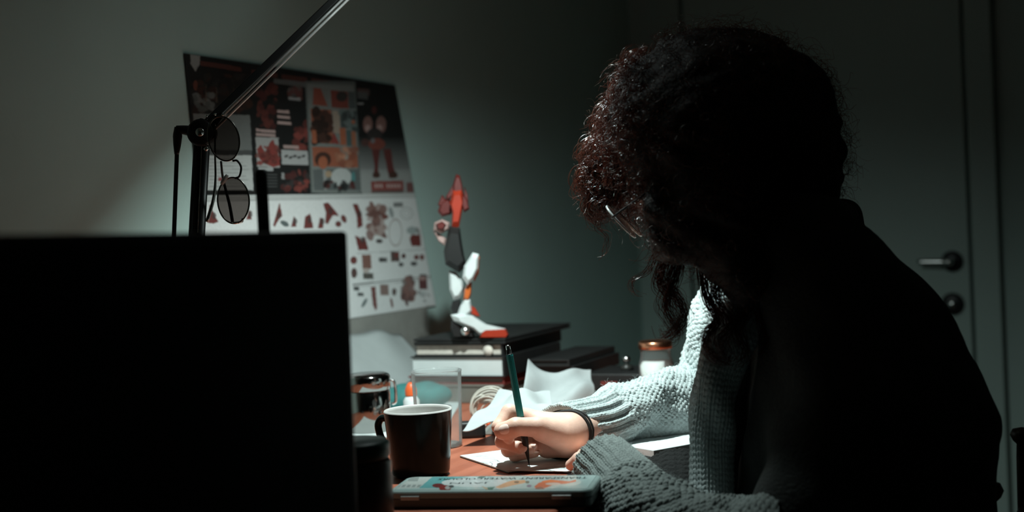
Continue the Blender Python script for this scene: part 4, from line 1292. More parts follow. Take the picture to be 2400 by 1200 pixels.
def hand_sdf(P):
    pal = chain(P, [H(1234, 981, 26), H(1332, 1006, 20)], [0.0125, 0.0190], 0.01)
    pal = smin(pal, chain(P, [H(1243, 990, 42), H(1332, 1014, 26)], [0.0125, 0.0190], 0.01), 0.010)
    pal = smin(pal, chain(P, [H(1256, 1004, 54), H(1332, 1022, 32)], [0.0125, 0.0190], 0.01), 0.010)
    pal = smin(pal, chain(P, [H(1269, 1022, 58), H(1332, 1030, 32)], [0.0125, 0.0185], 0.01), 0.010)
    pal = smin(pal, chain(P, [H(1284, 1043, 40), H(1326, 1034, 26)], [0.0175, 0.0190], 0.01), 0.012)
    pal = smin(pal, chain(P, [H(1272, 1008, -4), H(1325, 1022, 8)], [0.0155, 0.0205], 0.01), 0.010)
    pal = smin(pal, chain(P, [wrist, fore1], [0.0215, 0.0215], 0.01), 0.018)
    fing = None
    for k, (pts, rs_) in HC.items():
        d = chain(P, pts, rs_, 0.0035)
        if k == 'thumb':
            # pad: slightly swollen tip and knuckle
            d = smin(d, rc(P, H(1180, 1012, -12), H(1196, 1011, -14), 0.0102, 0.0108), 0.004)
        fing = d if fing is None else smin(fing, d, 0.0022)
    d = smin(pal, fing, 0.005)
    return smin(np.maximum(d, paper_z + 0.0002 - P[..., 2]), d + 0.0, 0.0001) if False else np.maximum(d, paper_z - P[..., 2])
allp = np.array([p for pts, _ in HC.values() for p in pts] + [np.array(list(wrist)), np.array(list(fore1))])
lo_, hi_ = allp.min(0) - 0.03, allp.max(0) + 0.03
hv, hf = surface(hand_sdf, lo_, hi_, 0.0014)

# head frame
pit = math.radians(40)
hyaw = math.radians(13)
hz_ = Vector((-math.cos(hyaw), -math.sin(hyaw), 0))
hf_ = hz_ * math.cos(pit) + Vector((0, 0, -math.sin(pit)))
hu_ = hz_ * math.sin(pit) + Vector((0, 0, math.cos(pit)))
hr_ = hf_.cross(hu_)
SK = W(1652, 398, 1.745)
hs_ = 0.95
def HP(f, r, u):
    return SK + (hf_ * f + hr_ * r + hu_ * u) * hs_
def HAX(): return (hf_, hr_, hu_)
def head_sdf(P):
    d = el(P, HP(-0.005, 0, 0.025), HAX(), np.array((0.098, 0.074, 0.088)) * hs_)
    d = smin(d, el(P, HP(0.040, 0, -0.050), HAX(), np.array((0.056, 0.058, 0.075)) * hs_), 0.03)
    d = smin(d, rc(P, HP(0.070, 0, -0.108), HP(0.060, 0, -0.100), 0.020, 0.026), 0.025)
    d = smin(d, rc(P, HP(0.088, 0, 0.006), HP(0.110, 0, -0.034), 0.0075, 0.0105), 0.010)
    for s_ in (-1, 1):
        d = smin(d, rc(P, HP(0.100, s_ * 0.008, -0.040), HP(0.098, s_ * 0.012, -0.040), 0.007, 0.006), 0.006)
        d = smin(d, rc(P, HP(0.086, s_ * 0.015, 0.020), HP(0.074, s_ * 0.045, 0.016), 0.009, 0.008), 0.014)
        d = smin(d, rc(P, HP(0.068, s_ * 0.044, -0.030), HP(0.050, s_ * 0.056, -0.026), 0.013, 0.012), 0.02)
        d = np.maximum(d, -rc(P, HP(0.092, s_ * 0.032, 0.0), HP(0.090, s_ * 0.036, 0.0), 0.011, 0.010))
        d = np.minimum(d, rc(P, HP(0.074, s_ * 0.032, 0.0), HP(0.073, s_ * 0.034, 0.0), 0.0125, 0.0125))
        d = smin(d, el(P, HP(-0.008, s_ * 0.076, -0.008), HAX(), (0.018, 0.008, 0.030)), 0.006)
    d = smin(d, rc(P, HP(0.090, -0.016, -0.068), HP(0.090, 0.016, -0.068), 0.0065, 0.0065), 0.006)
    d = smin(d, rc(P, HP(0.087, -0.014, -0.079), HP(0.087, 0.014, -0.079), 0.0070, 0.0070), 0.006)
    return d
SLR = [(W(1324, 1010, 1.886), 0.0345), (W(1400, 996, 1.922), 0.0360), (W(1450, 974, 1.952), 0.037), (W(1530, 958, 1.99), 0.044), (W(1612, 945, 2.03), 0.051), (W(1680, 905, 2.06), 0.056), (W(1698, 820, 2.05), 0.054), (W(1735, 705, 2.02), 0.056), (W(1800, 610, 1.97), 0.066)]
SLL = [(W(1410, 1088, 1.740), 0.0375), (W(1446, 1122, 1.705), 0.039), (W(1488, 1170, 1.655), 0.043), (W(1560, 1232, 1.595), 0.049), (W(1690, 1290, 1.545), 0.056), (W(1835, 1290, 1.53), 0.062)]
ARML = [c for c, _ in SLL[1:]] + [W(1940, 1120, 1.56), W(1960, 900, 1.60), W(1940, 700, 1.65)]
neckb = W(1880, 540, 1.78)
pelv = Vector((neckb.x + 0.06, neckb.y - 0.0, 0.56))
shL = W(1955, 680, 1.64)
elL = W(1830, 1290, 1.52)
wrL = W(1425, 1090, 1.735)
kneeL, kneeR = Vector((0.66, 1.60, 0.53)), Vector((0.66, 1.92, 0.53))
def torso_sdf(P):
    mid = (neckb + pelv) / 2 + Vector((0.012, 0, 0.0))
    t = rc(P, neckb + Vector((0.02, 0, -0.06)), mid, 0.070, 0.10)
    t = smin(t, rc(P, mid, pelv, 0.10, 0.12), 0.05)
    return smin(t, rc(P, shL, shR, 0.045, 0.045), 0.04)
def body_sdf(P):
    d = head_sdf(P)
    d = smin(d, rc(P, HP(-0.04, 0, -0.06), neckb, 0.052, 0.058), 0.03)
    d = smin(d, torso_sdf(P), 0.05)
    d = smin(d, chain(P, [c for c, _ in SLR[:0:-1]], [0.045, 0.043, 0.040, 0.036, 0.034, 0.031, 0.026, 0.021], 0.02), 0.03)
    d = smin(d, chain(P, ARML[::-1], [0.045, 0.043, 0.041, 0.039, 0.036, 0.032, 0.028, 0.024], 0.02), 0.03)
    for kn, s_ in ((kneeL, -0.09), (kneeR, 0.09)):
        hip = pelv + Vector((0, s_, -0.02))
        ank = Vector((kn.x + 0.06, kn.y, 0.07))
        d = smin(d, chain(P, [hip, kn, ank], [0.085, 0.058, 0.04], 0.03), 0.03)
        d = smin(d, rc(P, ank + Vector((0.02, 0, -0.03)), ank + Vector((-0.15, 0, -0.045)), 0.036, 0.024), 0.02)
    return d
bv, bf = surface(body_sdf, (0.42, 1.30, -0.02), (1.42, 2.32, 1.36), 0.009)
# finer head replaces nothing: the skull is one surface with the neck, add detail pass for the face
fv, ff = surface(head_sdf, list(SK - Vector((0.17, 0.12, 0.17))), list(SK + Vector((0.14, 0.12, 0.14))), 0.0028)
# left hand, fingers flat on the pad and mostly inside the cuff
LH = [on_desk(1338, 1090, 0.012), on_desk(1350, 1080, 0.013), on_desk(1362, 1072, 0.013), on_desk(1380, 1068, 0.012)]
lm = wrL + (LH[1] - wrL) * 0.42
def lhand_sdf(P):
    d = rc(P, wrL, lm, 0.023, 0.021)
    for i, p in enumerate(LH):
        base = lm + (p - LH[1]) * 0.7 + Vector((0, 0, 0.0))
        k = base + (p - base) * 0.55 + Vector((0, 0, 0.008))
        d = smin(d, chain(P, [base, k, p], [0.011, 0.0088, 0.0072], 0.003), 0.004)
    th = on_desk(1362, 1100, 0.012)
    d = smin(d, chain(P, [wrL + (th - wrL) * 0.2, wrL + (th - wrL) * 0.6 + Vector((0, 0, 0.005)), th], [0.015, 0.011, 0.009], 0.004), 0.006)
    return np.maximum(d, paper_z - P[..., 2])
lp_ = np.array([list(p) for p in LH + [wrL, lm, on_desk(1362, 1100, 0.012)]])
lv, lf = surface(lhand_sdf, lp_.min(0) - 0.03, lp_.max(0) + 0.03, 0.002)
# join: one body mesh (the coarse body is dropped where the finer head takes over)
def join(parts):
    V = []; F = []; n = 0
    for v, f in parts:
        V.append(v); F.append(f + n); n += len(v)
    return np.concatenate(V), np.concatenate(F)
inhead = (head_sdf(bv.astype(np.float32)) < 0.004)
keep = ~(inhead[bf].all(1))
bf2 = bf[keep]
V, F = join([(bv, bf2), (fv, ff), (hv, hf), (lv, lf)])
person = thing('person', (pelv.x, pelv.y, 0.0), 'person with curly hair in chunky knitwear, bent over the desk writing', 'person')
bd = mesh('body', V, F, 'skin', person, True)

# nails
def nail(name, c, along, normal, l, w_, t=0.0016):
    along = Vector(along).normalized()
    nrm = Vector(normal); nrm = (nrm - along * nrm.dot(along)).normalized()
    side = nrm.cross(along)
    V = []; F = []
    nu_, nv_ = 11, 11
    for i in range(nu_):
        for j in range(nv_):
            u = -1 + 2 * i / (nu_ - 1); v = -1 + 2 * j / (nv_ - 1)
            x = u * math.sqrt(max(0, 1 - v * v / 2.2)); y = v * math.sqrt(max(0, 1 - u * u / 2.2))
            hgt_ = t * (1 - 0.95 * max(abs(u), abs(v)) ** 4) - 0.0022 * y * y
            V.append(Vector(c) + along * (x * l / 2) + side * (y * w_ / 2) + nrm * hgt_)
    for i in range(nu_ - 1):
        for j in range(nv_ - 1):
            F.append((i * nv_ + j, i * nv_ + j + 1, (i + 1) * nv_ + j + 1, (i + 1) * nv_ + j))
    return mesh(name, V, F, 'nail', bd, True)
def skin_at(px, py):
    lo_d, p = PD - 0.06, None
    d = lo_d
    for _ in range(80):
        q_ = np.array([list(W(px, py, d))], np.float32)
        v = float(hand_sdf(q_)[0])
        if v < 0.0001: break
        d += max(v * 0.9, 0.0001)
    p = W(px, py, d)
    g = []
    for ax_ in (Vector((1, 0, 0)), Vector((0, 1, 0)), Vector((0, 0, 1))):
        g.append(float(hand_sdf(np.array([list(p + ax_ * 0.001)], np.float32))[0] - hand_sdf(np.array([list(p - ax_ * 0.001)], np.float32))[0]))
    return p, Vector(g).normalized()
for px, py, al, l, w_ in ((1182, 1006, H(1176, 1009, -14) - H(1209, 1000, -19), 0.0150, 0.0130),
                          (1226, 1051, H(1221, 1051, 3) - H(1177, 1035, 15), 0.0110, 0.0085),
                          (1251, 1045, H(1247, 1050, 15) - H(1191, 1055, 29), 0.0095, 0.0072),
                          (1257, 1059, H(1253, 1060, 27) - H(1207, 1068, 42), 0.0090, 0.0068)):
    c_, n_ = skin_at(px, py)
    nail('fingernail', c_ + n_ * 0.0004, al, n_, l, w_)

# wrist band
wa = (fore1 - wrist).normalized()
wn = wa.orthogonal().normalized(); wb2 = wa.cross(wn)
wc = wrist + wa * 0.004
ring_pts = []
for k in range(40):
    a = 2 * math.pi * k / 40
    dd_ = wn * math.cos(a) + wb2 * math.sin(a)
    # march outwards to the skin surface
    rr = 0.015
    for _ in range(60):
        q_ = np.array([list(wc + dd_ * rr)], np.float32)
        if hand_sdf(q_)[0] > 0.0006: break
        rr += 0.0005
    ring_pts.append(wc + dd_ * rr + wa * 0.003 * math.cos(a))
tube('wrist_band', ring_pts, 0.0024, 'band', person, 8, closed=True)
ring2 = [p + wa * 0.008 for p in ring_pts]
tube('wrist_band', ring2, 0.0015, 'band', person, 8, closed=True)

# pen in the hand
pt_ = pen_tip; pe_ = W(1190, 809, PD)
pax = (pe_ - pt_).normalized(); plen = (pe_ - pt_).length
pen = thing('pen', pt_, 'slim teal drawing pen with black grip held in the writing hand', 'pen')
lathe('tip', pt_, [(0, 0), (0.0004, 0.0002), (0.0010, 0.006), (0.0022, 0.014), (0.0030, 0.020)], 'black_plastic', pen, 20, axis=pax)
lathe('grip', pt_ + pax * 0.020, [(0.0030, 0), (0.0042, 0.010), (0.0046, 0.022), (0.0047, 0.045)], 'black_plastic', pen, 24, axis=pax)
lathe('barrel', pt_ + pax * 0.065, [(0.0047, 0), (0.00485, 0.001), (0.00485, plen - 0.065 - 0.014), (0.0045, plen - 0.065 - 0.012)], 'teal_body', pen, 8, False, axis=pax)
lathe('end_collar', pt_ + pax * (plen - 0.012), [(0.0045, 0), (0.0036, 0.001), (0.0034, 0.006)], 'black_plastic', pen, 20, axis=pax)
lathe('end_button', pt_ + pax * (plen - 0.006), [(0.0030, 0), (0.0030, 0.004), (0.0022, 0.006), (0, 0.0065)], 'chrome', pen, 20, axis=pax)

# ------------------------------------------------------------------ knitted garments
def knit_tube(name, ctrl, m, disp, parent, ns, nt, squash=None, folds=0.004, seed=1, inner=0.05, lining=None, skew=None):
    P = catmull([c[0] for c in ctrl], 400)
    R_ = np.interp(np.linspace(0, 1, len(P)), np.linspace(0, 1, len(ctrl)), [c[1] for c in ctrl])
    L = np.concatenate([[0], np.cumsum(np.linalg.norm(np.diff(P, axis=0), axis=1))])
    s = np.linspace(0, L[-1], ns)
    P = np.stack([np.interp(s, L, P[:, i]) for i in range(3)], 1)
    R_ = np.interp(s, L, R_)
    T, N, B = frames(P)
    th = np.linspace(0, 2 * np.pi, nt, endpoint=False)
    g = np.random.default_rng(seed)
    S_, TH_ = np.meshgrid(s, th, indexing='ij')
    fo = np.zeros_like(S_)
    for i in range(7):
        k1 = g.uniform(25, 85); k2 = g.integers(1, 4); ph = g.uniform(0, 6.28)
        fo += g.uniform(0.4, 1) * np.sin(S_ * k1 + TH_ * k2 + ph)
    fade = np.clip((S_ - 0.06) / 0.06, 0, 1)
    r = R_[:, None] + folds * 0.4 * fo * fade + disp(S_, TH_, R_[:, None])
    G = P[:, None] + r[..., None] * (N[:, None] * np.cos(TH_)[..., None] + B[:, None] * np.sin(TH_)[..., None])
    def shift(dirs, sv):
        if skew is None: return 0.0
        ax_ = np.array(list(skew[0].normalized()))
        return -T[0] * (skew[1] * np.clip(dirs @ ax_, 0, 1) ** 1.2 * np.clip(1 - sv / 0.05, 0, 1))[..., None]
    G = G + shift(N[:, None] * np.cos(TH_)[..., None] + B[:, None] * np.sin(TH_)[..., None], S_)
    # turn the edge inwards so the opening has thickness
    ni = 10
    rows = []
    for i in range(ni, 0, -1):
        f = i / ni
        si = min(int(inner * f / L[-1] * ns), ns - 1)
        rr = R_[si] - 0.006
        dr = N[si] * np.cos(th)[:, None] + B[si] * np.sin(th)[:, None]
        rows.append(P[si] + rr * dr + shift(dr, np.full(nt, inner * f)))
    V = np.concatenate([np.array(rows).reshape(-1, 3), G.reshape(-1, 3)])
    n_ = ns + ni
    ids = np.arange(n_ * nt).reshape(n_, nt)
    q = np.stack([ids[:-1], np.roll(ids[:-1], -1, 1), np.roll(ids[1:], -1, 1), ids[1:]], -1)
    o = mesh(name, V, q.reshape(-1, 4), m, parent, True)
    if lining:
        o.data.materials.append(MATS[lining])
        mi = np.zeros(len(o.data.polygons), np.int32)
        mi[:(ni - 1) * nt] = 1
        o.data.polygons.foreach_set('material_index', mi)
    return o
def hash2(a, b):
    v = np.sin(a * 12.9898 + b * 78.233) * 43758.5453
    return v - np.floor(v)
def stitch_v(S_, TH_, cols, row, amp):
    x = TH_ * cols / (2 * np.pi)
    fx = x - np.floor(x) - 0.5
    ph = S_ / row + np.abs(fx) * 1.1
    leg = np.sqrt(np.clip(1 - ((np.abs(fx) - 0.25) / 0.25) ** 2, 0, 1))
    fr = ph - np.floor(ph)
    bead = np.sqrt(np.clip(1 - ((fr - 0.5) / 0.5) ** 2, 0, 1))
    return amp * leg * (0.45 + 0.55 * bead)
def stitch_moss(S_, TH_, cols, row, amp):
    y = S_ / row
    j = np.floor(y)
    x = TH_ * cols / (2 * np.pi) + 0.5 * (j % 2)
    i = np.floor(x)
    rnd = hash2(i % cols, j)
    fx = (x - i - 0.5) / 0.5; fy = (y - j - 0.5) / 0.5
    d = np.clip(1 - (fx * fx + fy * fy) * (0.75 + 0.3 * rnd), 0, 1)
    return amp * np.sqrt(d) * (0.6 + 0.7 * rnd)
def wob(S_, TH_, k):
    return 0.5 * np.sin(S_ * 210 + TH_ * 5 + k) + 0.5 * np.sin(S_ * 90 - TH_ * 9 + 2 * k)
def stitch_leg(S_, TH_, cols, row, amp):
    # paired slanted loops with uneven height, like loose hand knitting
    best = np.zeros_like(S_)
    for ox, oy, sg_ in ((0.0, 0.0, 1), (0.5, 0.5, -1)):
        y = S_ / row + oy
        j = np.floor(y)
        x = TH_ * cols / (2 * np.pi) + ox
        i = np.floor(x)
        rnd = hash2(i % cols, j + 31 * ox)
        fx = (x - i - 0.5) * 2; fy = (y - j - 0.5) * 2
        a = 0.55 * sg_ * (0.6 + 0.8 * rnd)
        u = fx * math.cos(0.6) + fy * a; v = fy * 0.85 - fx * a * 0.6
        d = np.clip(1 - (u / 1.05) ** 2 - (v / 0.72) ** 2, 0, 1)
        best = np.maximum(best, np.sqrt(d) * (0.55 + 0.75 * rnd))
    return amp * best
def disp_right(S_, TH_, R_):
    e = np.clip(S_ / 0.012, 0.25, 1)
    rib = 0.0020 * e * np.cos(TH_ * 18 + 0.3 * wob(S_, TH_, 1)) + stitch_v(S_, TH_, 36, 0.0068, 0.0016)
    Sw = S_ + 0.0012 * wob(S_, TH_, 0); Tw = TH_ + 0.04 * wob(S_, TH_, 2)
    moss = stitch_leg(Sw, Tw, 38, 0.0085, 0.0036) + 0.0018 * wob(S_ * 0.6, TH_, 3)
    f = np.clip((S_ - 0.082) / 0.014, 0, 1)
    return rib * (1 - f) + moss * f + 0.001
def disp_left(S_, TH_, R_):
    Tw = TH_ + 0.02 * wob(S_, TH_, 1)
    rib = 0.0012 * np.cos(Tw * 22) + stitch_v(S_, Tw, 44, 0.0062, 0.0026)
    body = stitch_leg(S_ + 0.001 * wob(S_, TH_, 2), Tw + 0.04 * np.sin(S_ * 70), 32, 0.0085, 0.0036) + 0.0018 * wob(S_ * 0.6, TH_, 3)
    f = np.clip((S_ - 0.075) / 0.012, 0, 1)
    return rib * (1 - f) + body * f
knit_tube('sleeve', SLR, 'knit_lit', disp_right, person, 620, 380, folds=0.006, seed=3, lining='knit_brown', skew=(FW * 0.9 + UP * 0.45, 0.024))
knit_tube('sleeve', SLL, 'knit_dim', disp_left, person, 620, 380, folds=0.004, seed=5, lining='knit_brown')

def sweater_sdf(P):
    cL = [W(1880, 590, 1.66), W(2005, 810, 1.66), W(2040, 1010, 1.66), W(2010, 1250, 1.68)]
    cR = [W(1820, 560, 1.92), W(1900, 800, 1.94), W(1920, 1000, 1.94), W(1900, 1220, 1.94)]
    d = chain(P, cL, [0.066, 0.102, 0.134, 0.150], 0.04)
    d = smin(d, chain(P, cR, [0.070, 0.100, 0.130, 0.145], 0.04), 0.06)
    d = smin(d, rc(P, W(1965, 675, 1.64), W(2000, 950, 1.58), 0.064, 0.066), 0.03)
    d = smin(d, rc(P, W(2000, 950, 1.58), W(1850, 1290, 1.53), 0.066, 0.058), 0.03)
    d = smin(d, rc(P, W(1930, 655, 1.66), shR, 0.058, 0.060), 0.03)
    d = smin(d, torso_sdf(P) - 0.014, 0.02)
    # thick collar round the neck
    q = P - np.array(list(neckb), np.float32)
    d = smin(d, rc(P, W(1950, 520, 1.72), W(1985, 505, 1.72), 0.022, 0.016), 0.012)
    d = smin(d, rc(P, W(1950, 512, 1.80), W(1980, 505, 1.78), 0.024, 0.018), 0.02)
    d = smin(d, rc(P, W(1800, 640, 1.70), W(1940, 520, 1.70), 0.035, 0.03), 0.03)
    d = d + 0.0035 * np.sin(P[..., 2] * 70 + P[..., 0] * 30) * np.sin(P[..., 1] * 50)
    return d
sv, sf = surface(sweater_sdf, (0.62, 1.30, 0.44), (1.45, 2.25, 1.16), 0.0075)
mesh('sweater', sv, sf, 'knit_dark', person, True)  # shaded tone of the sleeves' wool
def disp_band(S_, TH_, R_):
    return stitch_v(S_, TH_, 20, 0.0075, 0.0030)
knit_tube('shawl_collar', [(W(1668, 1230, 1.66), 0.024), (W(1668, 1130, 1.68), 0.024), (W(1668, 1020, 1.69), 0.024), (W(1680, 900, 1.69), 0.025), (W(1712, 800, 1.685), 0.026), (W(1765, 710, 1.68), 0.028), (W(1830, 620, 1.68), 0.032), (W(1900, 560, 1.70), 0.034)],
          'knit_lit', disp_band, person, 360, 130, folds=0.003, seed=8, lining='knit_brown')  # same wool as the left sleeve, lit tone put into the colour
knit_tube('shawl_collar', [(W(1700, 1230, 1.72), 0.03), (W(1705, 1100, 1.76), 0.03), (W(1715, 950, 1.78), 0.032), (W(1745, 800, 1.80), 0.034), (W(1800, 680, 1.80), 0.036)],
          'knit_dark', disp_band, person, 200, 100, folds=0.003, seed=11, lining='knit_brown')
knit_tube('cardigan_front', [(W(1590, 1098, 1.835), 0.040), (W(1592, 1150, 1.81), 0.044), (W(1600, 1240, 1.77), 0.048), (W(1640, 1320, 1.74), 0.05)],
          'knit_black', disp_band, person, 120, 90, folds=0.003, seed=13, lining='knit_black')  # black filler added so the gap between desk and torso stays dark
def trouser_sdf(P):
    d = rc(P, pelv + Vector((0, -0.08, 0.02)), pelv + Vector((0, 0.08, 0.02)), 0.14, 0.14)
    for kn, s_ in ((kneeL, -0.09), (kneeR, 0.09)):
        hip = pelv + Vector((0, s_, -0.02))
        ank = Vector((kn.x + 0.06, kn.y, 0.10))
        d = smin(d, chain(P, [hip, kn, ank], [0.098, 0.072, 0.056], 0.03), 0.03)
    return d
V, F = surface(trouser_sdf, (0.50, 1.30, 0.02), (1.35, 2.25, 0.76), 0.012)
mesh('trousers', V, F, 'trousers', person, True)

# ------------------------------------------------------------------ hair
hm = [(1690, 325, 1.755, .132), (1810, 320, 1.75, .078), (1570, 255, 1.765, .072), (1880, 265, 1.74, .040), (1905, 365, 1.74, .036), (1850, 430, 1.74, .062),
      (1500, 330, 1.775, .044), (1430, 392, 1.785, .024), (1448, 440, 1.79, .018), (1700, 150, 1.75, .040), (1780, 150, 1.75, .036), (1620, 150, 1.75, .040),
      (1700, 460, 1.66, .055), (1640, 560, 1.655, .030), (1720, 580, 1.655, .045), (1790, 560, 1.68, .055), (1700, 420, 1.85, .06), (1860, 220, 1.74, .045), (1760, 650, 1.65, .034), (1458, 425, 1.785, .024), (1486, 440, 1.80, .026), (1600, 520, 1.672, .036), (1578, 570, 1.676, .026), (1560, 490, 1.685, .028)]
hm = [(W(a, b, c), r) for a, b, c, r in hm]
def hair_sdf(P):
    d = None
    for c, r in hm:
        e = np.linalg.norm(P - np.array(list(c), np.float32), axis=-1) - r
        d = e if d is None else smin(d, e, 0.018)
    # keep the face clear
    face = el(P, HP(0.105, 0, -0.040), HAX(), (0.045, 0.046, 0.075))
    d = np.maximum(d, -face)
    d = d + 0.005 * np.sin(P[..., 0] * 95 + 2 * np.sin(P[..., 2] * 60)) * np.sin(P[..., 2] * 110) * np.cos(P[..., 1] * 90)
    return d
cpts = np.array([list(c) for c, _ in hm])
hlo, hhi = cpts.min(0) - 0.15, cpts.max(0) + 0.15
mv, mf = surface(hair_sdf, hlo, hhi, 0.005)
hair_root = mesh('hair', mv, mf, 'hair_mass', person, True)
rng = np.random.default_rng(11)
def strand_mesh(name, strands, r, m, parent):
    V = []; F = []; n = 0
    for Pn, rad in strands:
        k = len(Pn)
        T, N, B = frames(Pn)
        rr = rad * np.linspace(1, 0.45, k)
        a = np.array([0, 2.0944, 4.1888])
        G = Pn[:, None] + rr[:, None, None] * (N[:, None] * np.cos(a)[None, :, None] + B[:, None] * np.sin(a)[None, :, None])
        V.append(G.reshape(-1, 3))
        ids = np.arange(k * 3).reshape(k, 3) + n
        F.append(np.stack([ids[:-1], np.roll(ids[:-1], -1, 1), np.roll(ids[1:], -1, 1), ids[1:]], -1).reshape(-1, 4))
        n += k * 3
    return mesh(name, np.concatenate(V), np.concatenate(F), m, parent, True)
fn = mv - np.array([list(SK)])
nrm = np.zeros_like(mv)
e_ = 0.003
mv32 = mv.astype(np.float32)
for i in range(3):
    off = np.zeros(3, np.float32); off[i] = e_
    nrm[:, i] = (hair_sdf(mv32 + off) - hair_sdf(mv32 - off))
nrm /= np.linalg.norm(nrm, axis=1)[:, None] + 1e-9
prj = project(mv)
def curl(root, d0, length, rad, turns, k, grav=0.35, wob=0.3):
    t = np.linspace(0, 1, k)
    d0 = d0 / np.linalg.norm(d0)
    g = np.array([0, 0, -1.0])
    ax_ = d0[None] * t[:, None] * length + g[None] * (t[:, None] ** 2) * length * grav
    side = np.cross(d0, rng.normal(size=3)); side /= np.linalg.norm(side) + 1e-9
    s2 = np.cross(d0, side)
    ph = rng.uniform(0, 6.28)
    a = ph + turns * 2 * np.pi * t
    amp = rad * np.minimum(1, t * 3)[:, None]
    c = (side[None] * (np.cos(a)[:, None] - math.cos(ph)) + s2[None] * (np.sin(a)[:, None] - math.sin(ph))) * amp
    return root[None] + ax_ + c
strands = []
# weights: every side gets curls, the front fringe gets more and longer fly-aways
front = np.clip((1560 - prj[:, 0]) / 180, 0, 1) * (prj[:, 1] < 520)
wgt = 0.25 + 0.7 * front
facez = ((mv - np.array(list(HP(0.10, 0.01, -0.04)))) ** 2).sum(1) < 0.05 ** 2
wgt[facez] = 0
wgt /= wgt.sum()
pick = rng.choice(len(mv), 5200, p=wgt)
for i in pick:
    fr_ = front[i]
    d0 = nrm[i] * rng.uniform(0.25, 1.0) + rng.normal(size=3) * 0.75
    ln = rng.uniform(0.012, 0.034) * (1 + 0.35 * fr_)
    strands.append((curl(mv[i] - nrm[i] * 0.004, d0, ln, rng.uniform(0.003, 0.009), rng.uniform(0.6, 2.0), 14), rng.uniform(0.00022, 0.00042)))
# long loose loops springing from the fringe
fr_idx = np.nonzero((front > 0.25) & ~facez)[0]
for i in rng.choice(fr_idx, 230):
    d0 = nrm[i] * rng.uniform(0.4, 1.2) + rng.normal(size=3) * 0.55
    base_ = curl(mv[i] - nrm[i] * 0.003, d0, rng.uniform(0.010, 0.036), rng.uniform(0.005, 0.013), rng.uniform(0.8, 1.9), 26, 0.25)
    for _ in range(rng.integers(3, 9)):
        jt_ = rng.normal(size=3) * 0.0016
        gr = np.linspace(0, 1, 26)[:, None]
        Q = base_ + jt_ * (0.3 + gr) + 0.0012 * np.sin(gr * rng.uniform(3, 9) + rng.uniform(0, 6)) * rng.normal(size=3)
        strands.append((Q[:rng.integers(17, 27)], rng.uniform(0.00022, 0.00038)))
# single fly-away hairs over the crown and back
for i in rng.choice(np.nonzero((prj[:, 1] < 330) | (prj[:, 0] > 1840))[0], 420):
    d0 = nrm[i] + rng.normal(size=3) * 0.5
    strands.append((curl(mv[i] - nrm[i] * 0.003, d0, rng.uniform(0.012, 0.045), rng.uniform(0.005, 0.014), rng.uniform(0.5, 1.4), 22, 0.15), rng.uniform(0.00016, 0.0003)))
hs_obj = strand_mesh('hair_strands', strands, 0.0004, 'hair', hair_root)
# curls hanging in locks
locks = [
    ([(1560, 590, 1.70), (1545, 660, 1.69), (1585, 700, 1.69), (1600, 750, 1.69), (1560, 790, 1.69), (1545, 765, 1.69)], 0.009, 70),
    ([(1600, 590, 1.69), (1575, 660, 1.68), (1560, 720, 1.68), (1590, 775, 1.68), (1560, 795, 1.68)], 0.010, 70),
    ([(1640, 600, 1.67), (1655, 690, 1.665), (1680, 750, 1.66), (1655, 790, 1.655), (1665, 830, 1.655), (1705, 850, 1.655), (1720, 815, 1.655)], 0.006, 70),
    ([(1690, 620, 1.66), (1680, 700, 1.655), (1715, 760, 1.65), (1690, 800, 1.65), (1712, 860, 1.65)], 0.008, 60),
    ([(1740, 640, 1.655), (1750, 720, 1.65), (1725, 770, 1.65), (1745, 830, 1.645), (1715, 870, 1.645)], 0.010, 70),
    ([(1790, 640, 1.65), (1780, 720, 1.645), (1800, 790, 1.64), (1770, 850, 1.64)], 0.011, 60),
    ([(1540, 600, 1.72), (1510, 640, 1.72), (1480, 660, 1.72), (1490, 685, 1.72), (1530, 692, 1.72)], 0.003, 10),
    ([(1420, 500, 1.79), (1400, 530, 1.79), (1425, 560, 1.79), (1412, 592, 1.79), (1400, 598, 1.79)], 0.003, 8),
    ([(1400, 440, 1.79), (1375, 480, 1.79), (1395, 515, 1.79), (1425, 505, 1.79)], 0.010, 70),
    ([(1420, 400, 1.785), (1372, 400, 1.785), (1358, 440, 1.785), (1390, 455, 1.785), (1412, 430, 1.785)], 0.012, 80),
    ([(1440, 340, 1.78), (1392, 330, 1.78), (1368, 370, 1.78), (1392, 395, 1.78)], 0.012, 70),
    ([(1470, 270, 1.775), (1420, 262, 1.775), (1400, 300, 1.775), (1425, 320, 1.775)], 0.012, 60),
    ([(1520, 215, 1.77), (1480, 200, 1.77), (1455, 235, 1.77), (1470, 260, 1.77)], 0.012, 50),
    ([(1450, 470, 1.77), (1420, 470, 1.77), (1400, 490, 1.77), (1415, 508, 1.77), (1445, 500, 1.77)], 0.010, 60),
]
st2 = []
for pts, spread, cnt in locks:
    P0 = np.array([list(W(*p)) for p in pts])
    for _ in range(cnt):
        o_ = rng.normal(size=3) * spread * 0.45
        jit = rng.normal(size=P0.shape) * 0.0022
        Q = catmull(P0 + o_ + jit, 40)
        t = np.linspace(0, 1, len(Q))
        a = rng.uniform(0, 6.28) + t * rng.uniform(6, 16)
        Q = Q + 0.0016 * np.stack([np.cos(a), np.sin(a), np.cos(a * 0.7)], 1)
        cut = int(len(Q) * rng.uniform(0.75, 1.0))
        st2.append((Q[:cut], rng.uniform(0.00028, 0.00048)))
strand_mesh('hanging_curls', st2, 0.0004, 'hair', hair_root)

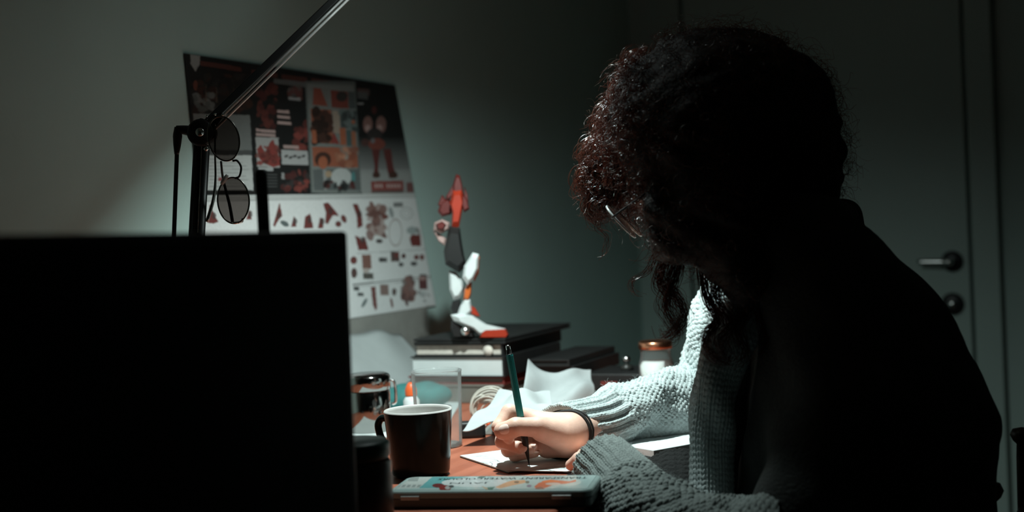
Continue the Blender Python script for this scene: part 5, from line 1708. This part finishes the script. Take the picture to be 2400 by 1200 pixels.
# ------------------------------------------------------------------ reading glasses worn low on the nose
gl2 = thing('eyeglasses', HP(0.118, 0, -0.01), 'thin clear framed eyeglasses worn low on the nose', 'eyeglasses')
def face_ring(s_):
    pts = []
    for k in range(40):
        a = 2 * math.pi * k / 40
        pts.append(HP(0.122 - 0.010 * abs(math.cos(a) * 0.0 + s_ * 0.0) - 0.002 * math.cos(a) * 0, s_ * (0.033 + 0.025 * math.cos(a)), 0.022 + 0.027 * math.sin(a)))
    rim = tube('rim', pts, 0.0013, 'frame_clear', gl2, 8, closed=True)
    c0 = sum(pts, Vector()) / 40
    V = [c0] + pts
    F = [(0, 1 + k, 1 + (k + 1) % 40) for k in range(40)]
    mesh('lens', V, F, 'clear_lens', rim, True)
for s_ in (-1, 1):
    face_ring(s_)
    tube('temple', [HP(0.122, s_ * 0.058, 0.030), HP(0.118, s_ * 0.072, 0.030), HP(0.06, s_ * 0.078, 0.022), HP(0.0, s_ * 0.080, 0.010), HP(-0.02, s_ * 0.080, -0.01)], 0.0013, 'black_metal', gl2, 8, 24)
tube('bridge', [HP(0.122, -0.009, 0.026), HP(0.126, 0, 0.030), HP(0.122, 0.009, 0.026)], 0.0013, 'frame_clear', gl2, 8, 12)

# ================================================================== CHAIR
re_ = W(2344, 1152, 1.66)
chx, chy0 = re_.x, re_.y
chair = thing('chair', (1.09, chy0 + 0.22, 0), 'dark wooden chair the person sits on', 'chair')
cw = 0.40
bx('seat', (0.90, chy0, 0.40), (chx, chy0 + cw, 0.425), 'dark_wood', chair, 0.006)
for y in (chy0 + 0.02, chy0 + cw - 0.02):
    bx('leg', (0.914, y - 0.016, 0), (0.946, y + 0.016, 0.40), 'dark_wood', chair, 0.003)
    pz = re_.z - 0.012
    xb = chx - 0.012
    lathe('back_post', (xb, y - 0.02 if y < chy0 + 0.1 else y + 0.02, 0), [(0, 0), (0.011, 0), (0.013, 0.40), (0.009, pz - 0.02), (0.008, pz), (0.013, pz + 0.005), (0.0165, pz + 0.013), (0.013, pz + 0.021), (0, pz + 0.024)], 'dark_wood', chair, 16)
for z in (0.50, 0.60):
    bx('back_rail', (chx - 0.020, chy0, z - 0.018), (chx - 0.004, chy0 + cw, z + 0.018), 'dark_wood', chair, 0.003)

# ------------------------------------------------------------------ loose wool fibres on the lit sleeves
fz = []
for o_, cnt in ((bpy.data.objects['sleeve'], 2600), (bpy.data.objects['sleeve.001'], 1800)):
    nv_ = len(o_.data.vertices)
    co = np.empty(nv_ * 3, np.float32); o_.data.vertices.foreach_get('co', co)
    no = np.empty(nv_ * 3, np.float32); o_.data.vertices.foreach_get('normal', no)
    co = co.reshape(-1, 3) + np.array(list(WLOC[o_.name])); no = no.reshape(-1, 3)
    ids = rng.integers(4200, int(nv_ * 0.62), cnt)
    for i in ids:
        if no[i] @ np.array(list(FW)) > 0.5: continue
        fz.append((curl(co[i] - no[i] * 0.001, no[i] * 0.7 + rng.normal(size=3) * 0.6, rng.uniform(0.003, 0.008), rng.uniform(0.001, 0.003), rng.uniform(0.3, 0.8), 6, 0.1), 0.00012))
strand_mesh('wool_fuzz', fz, 0.0001, 'knit_lit', person)['kind'] = 'stuff'
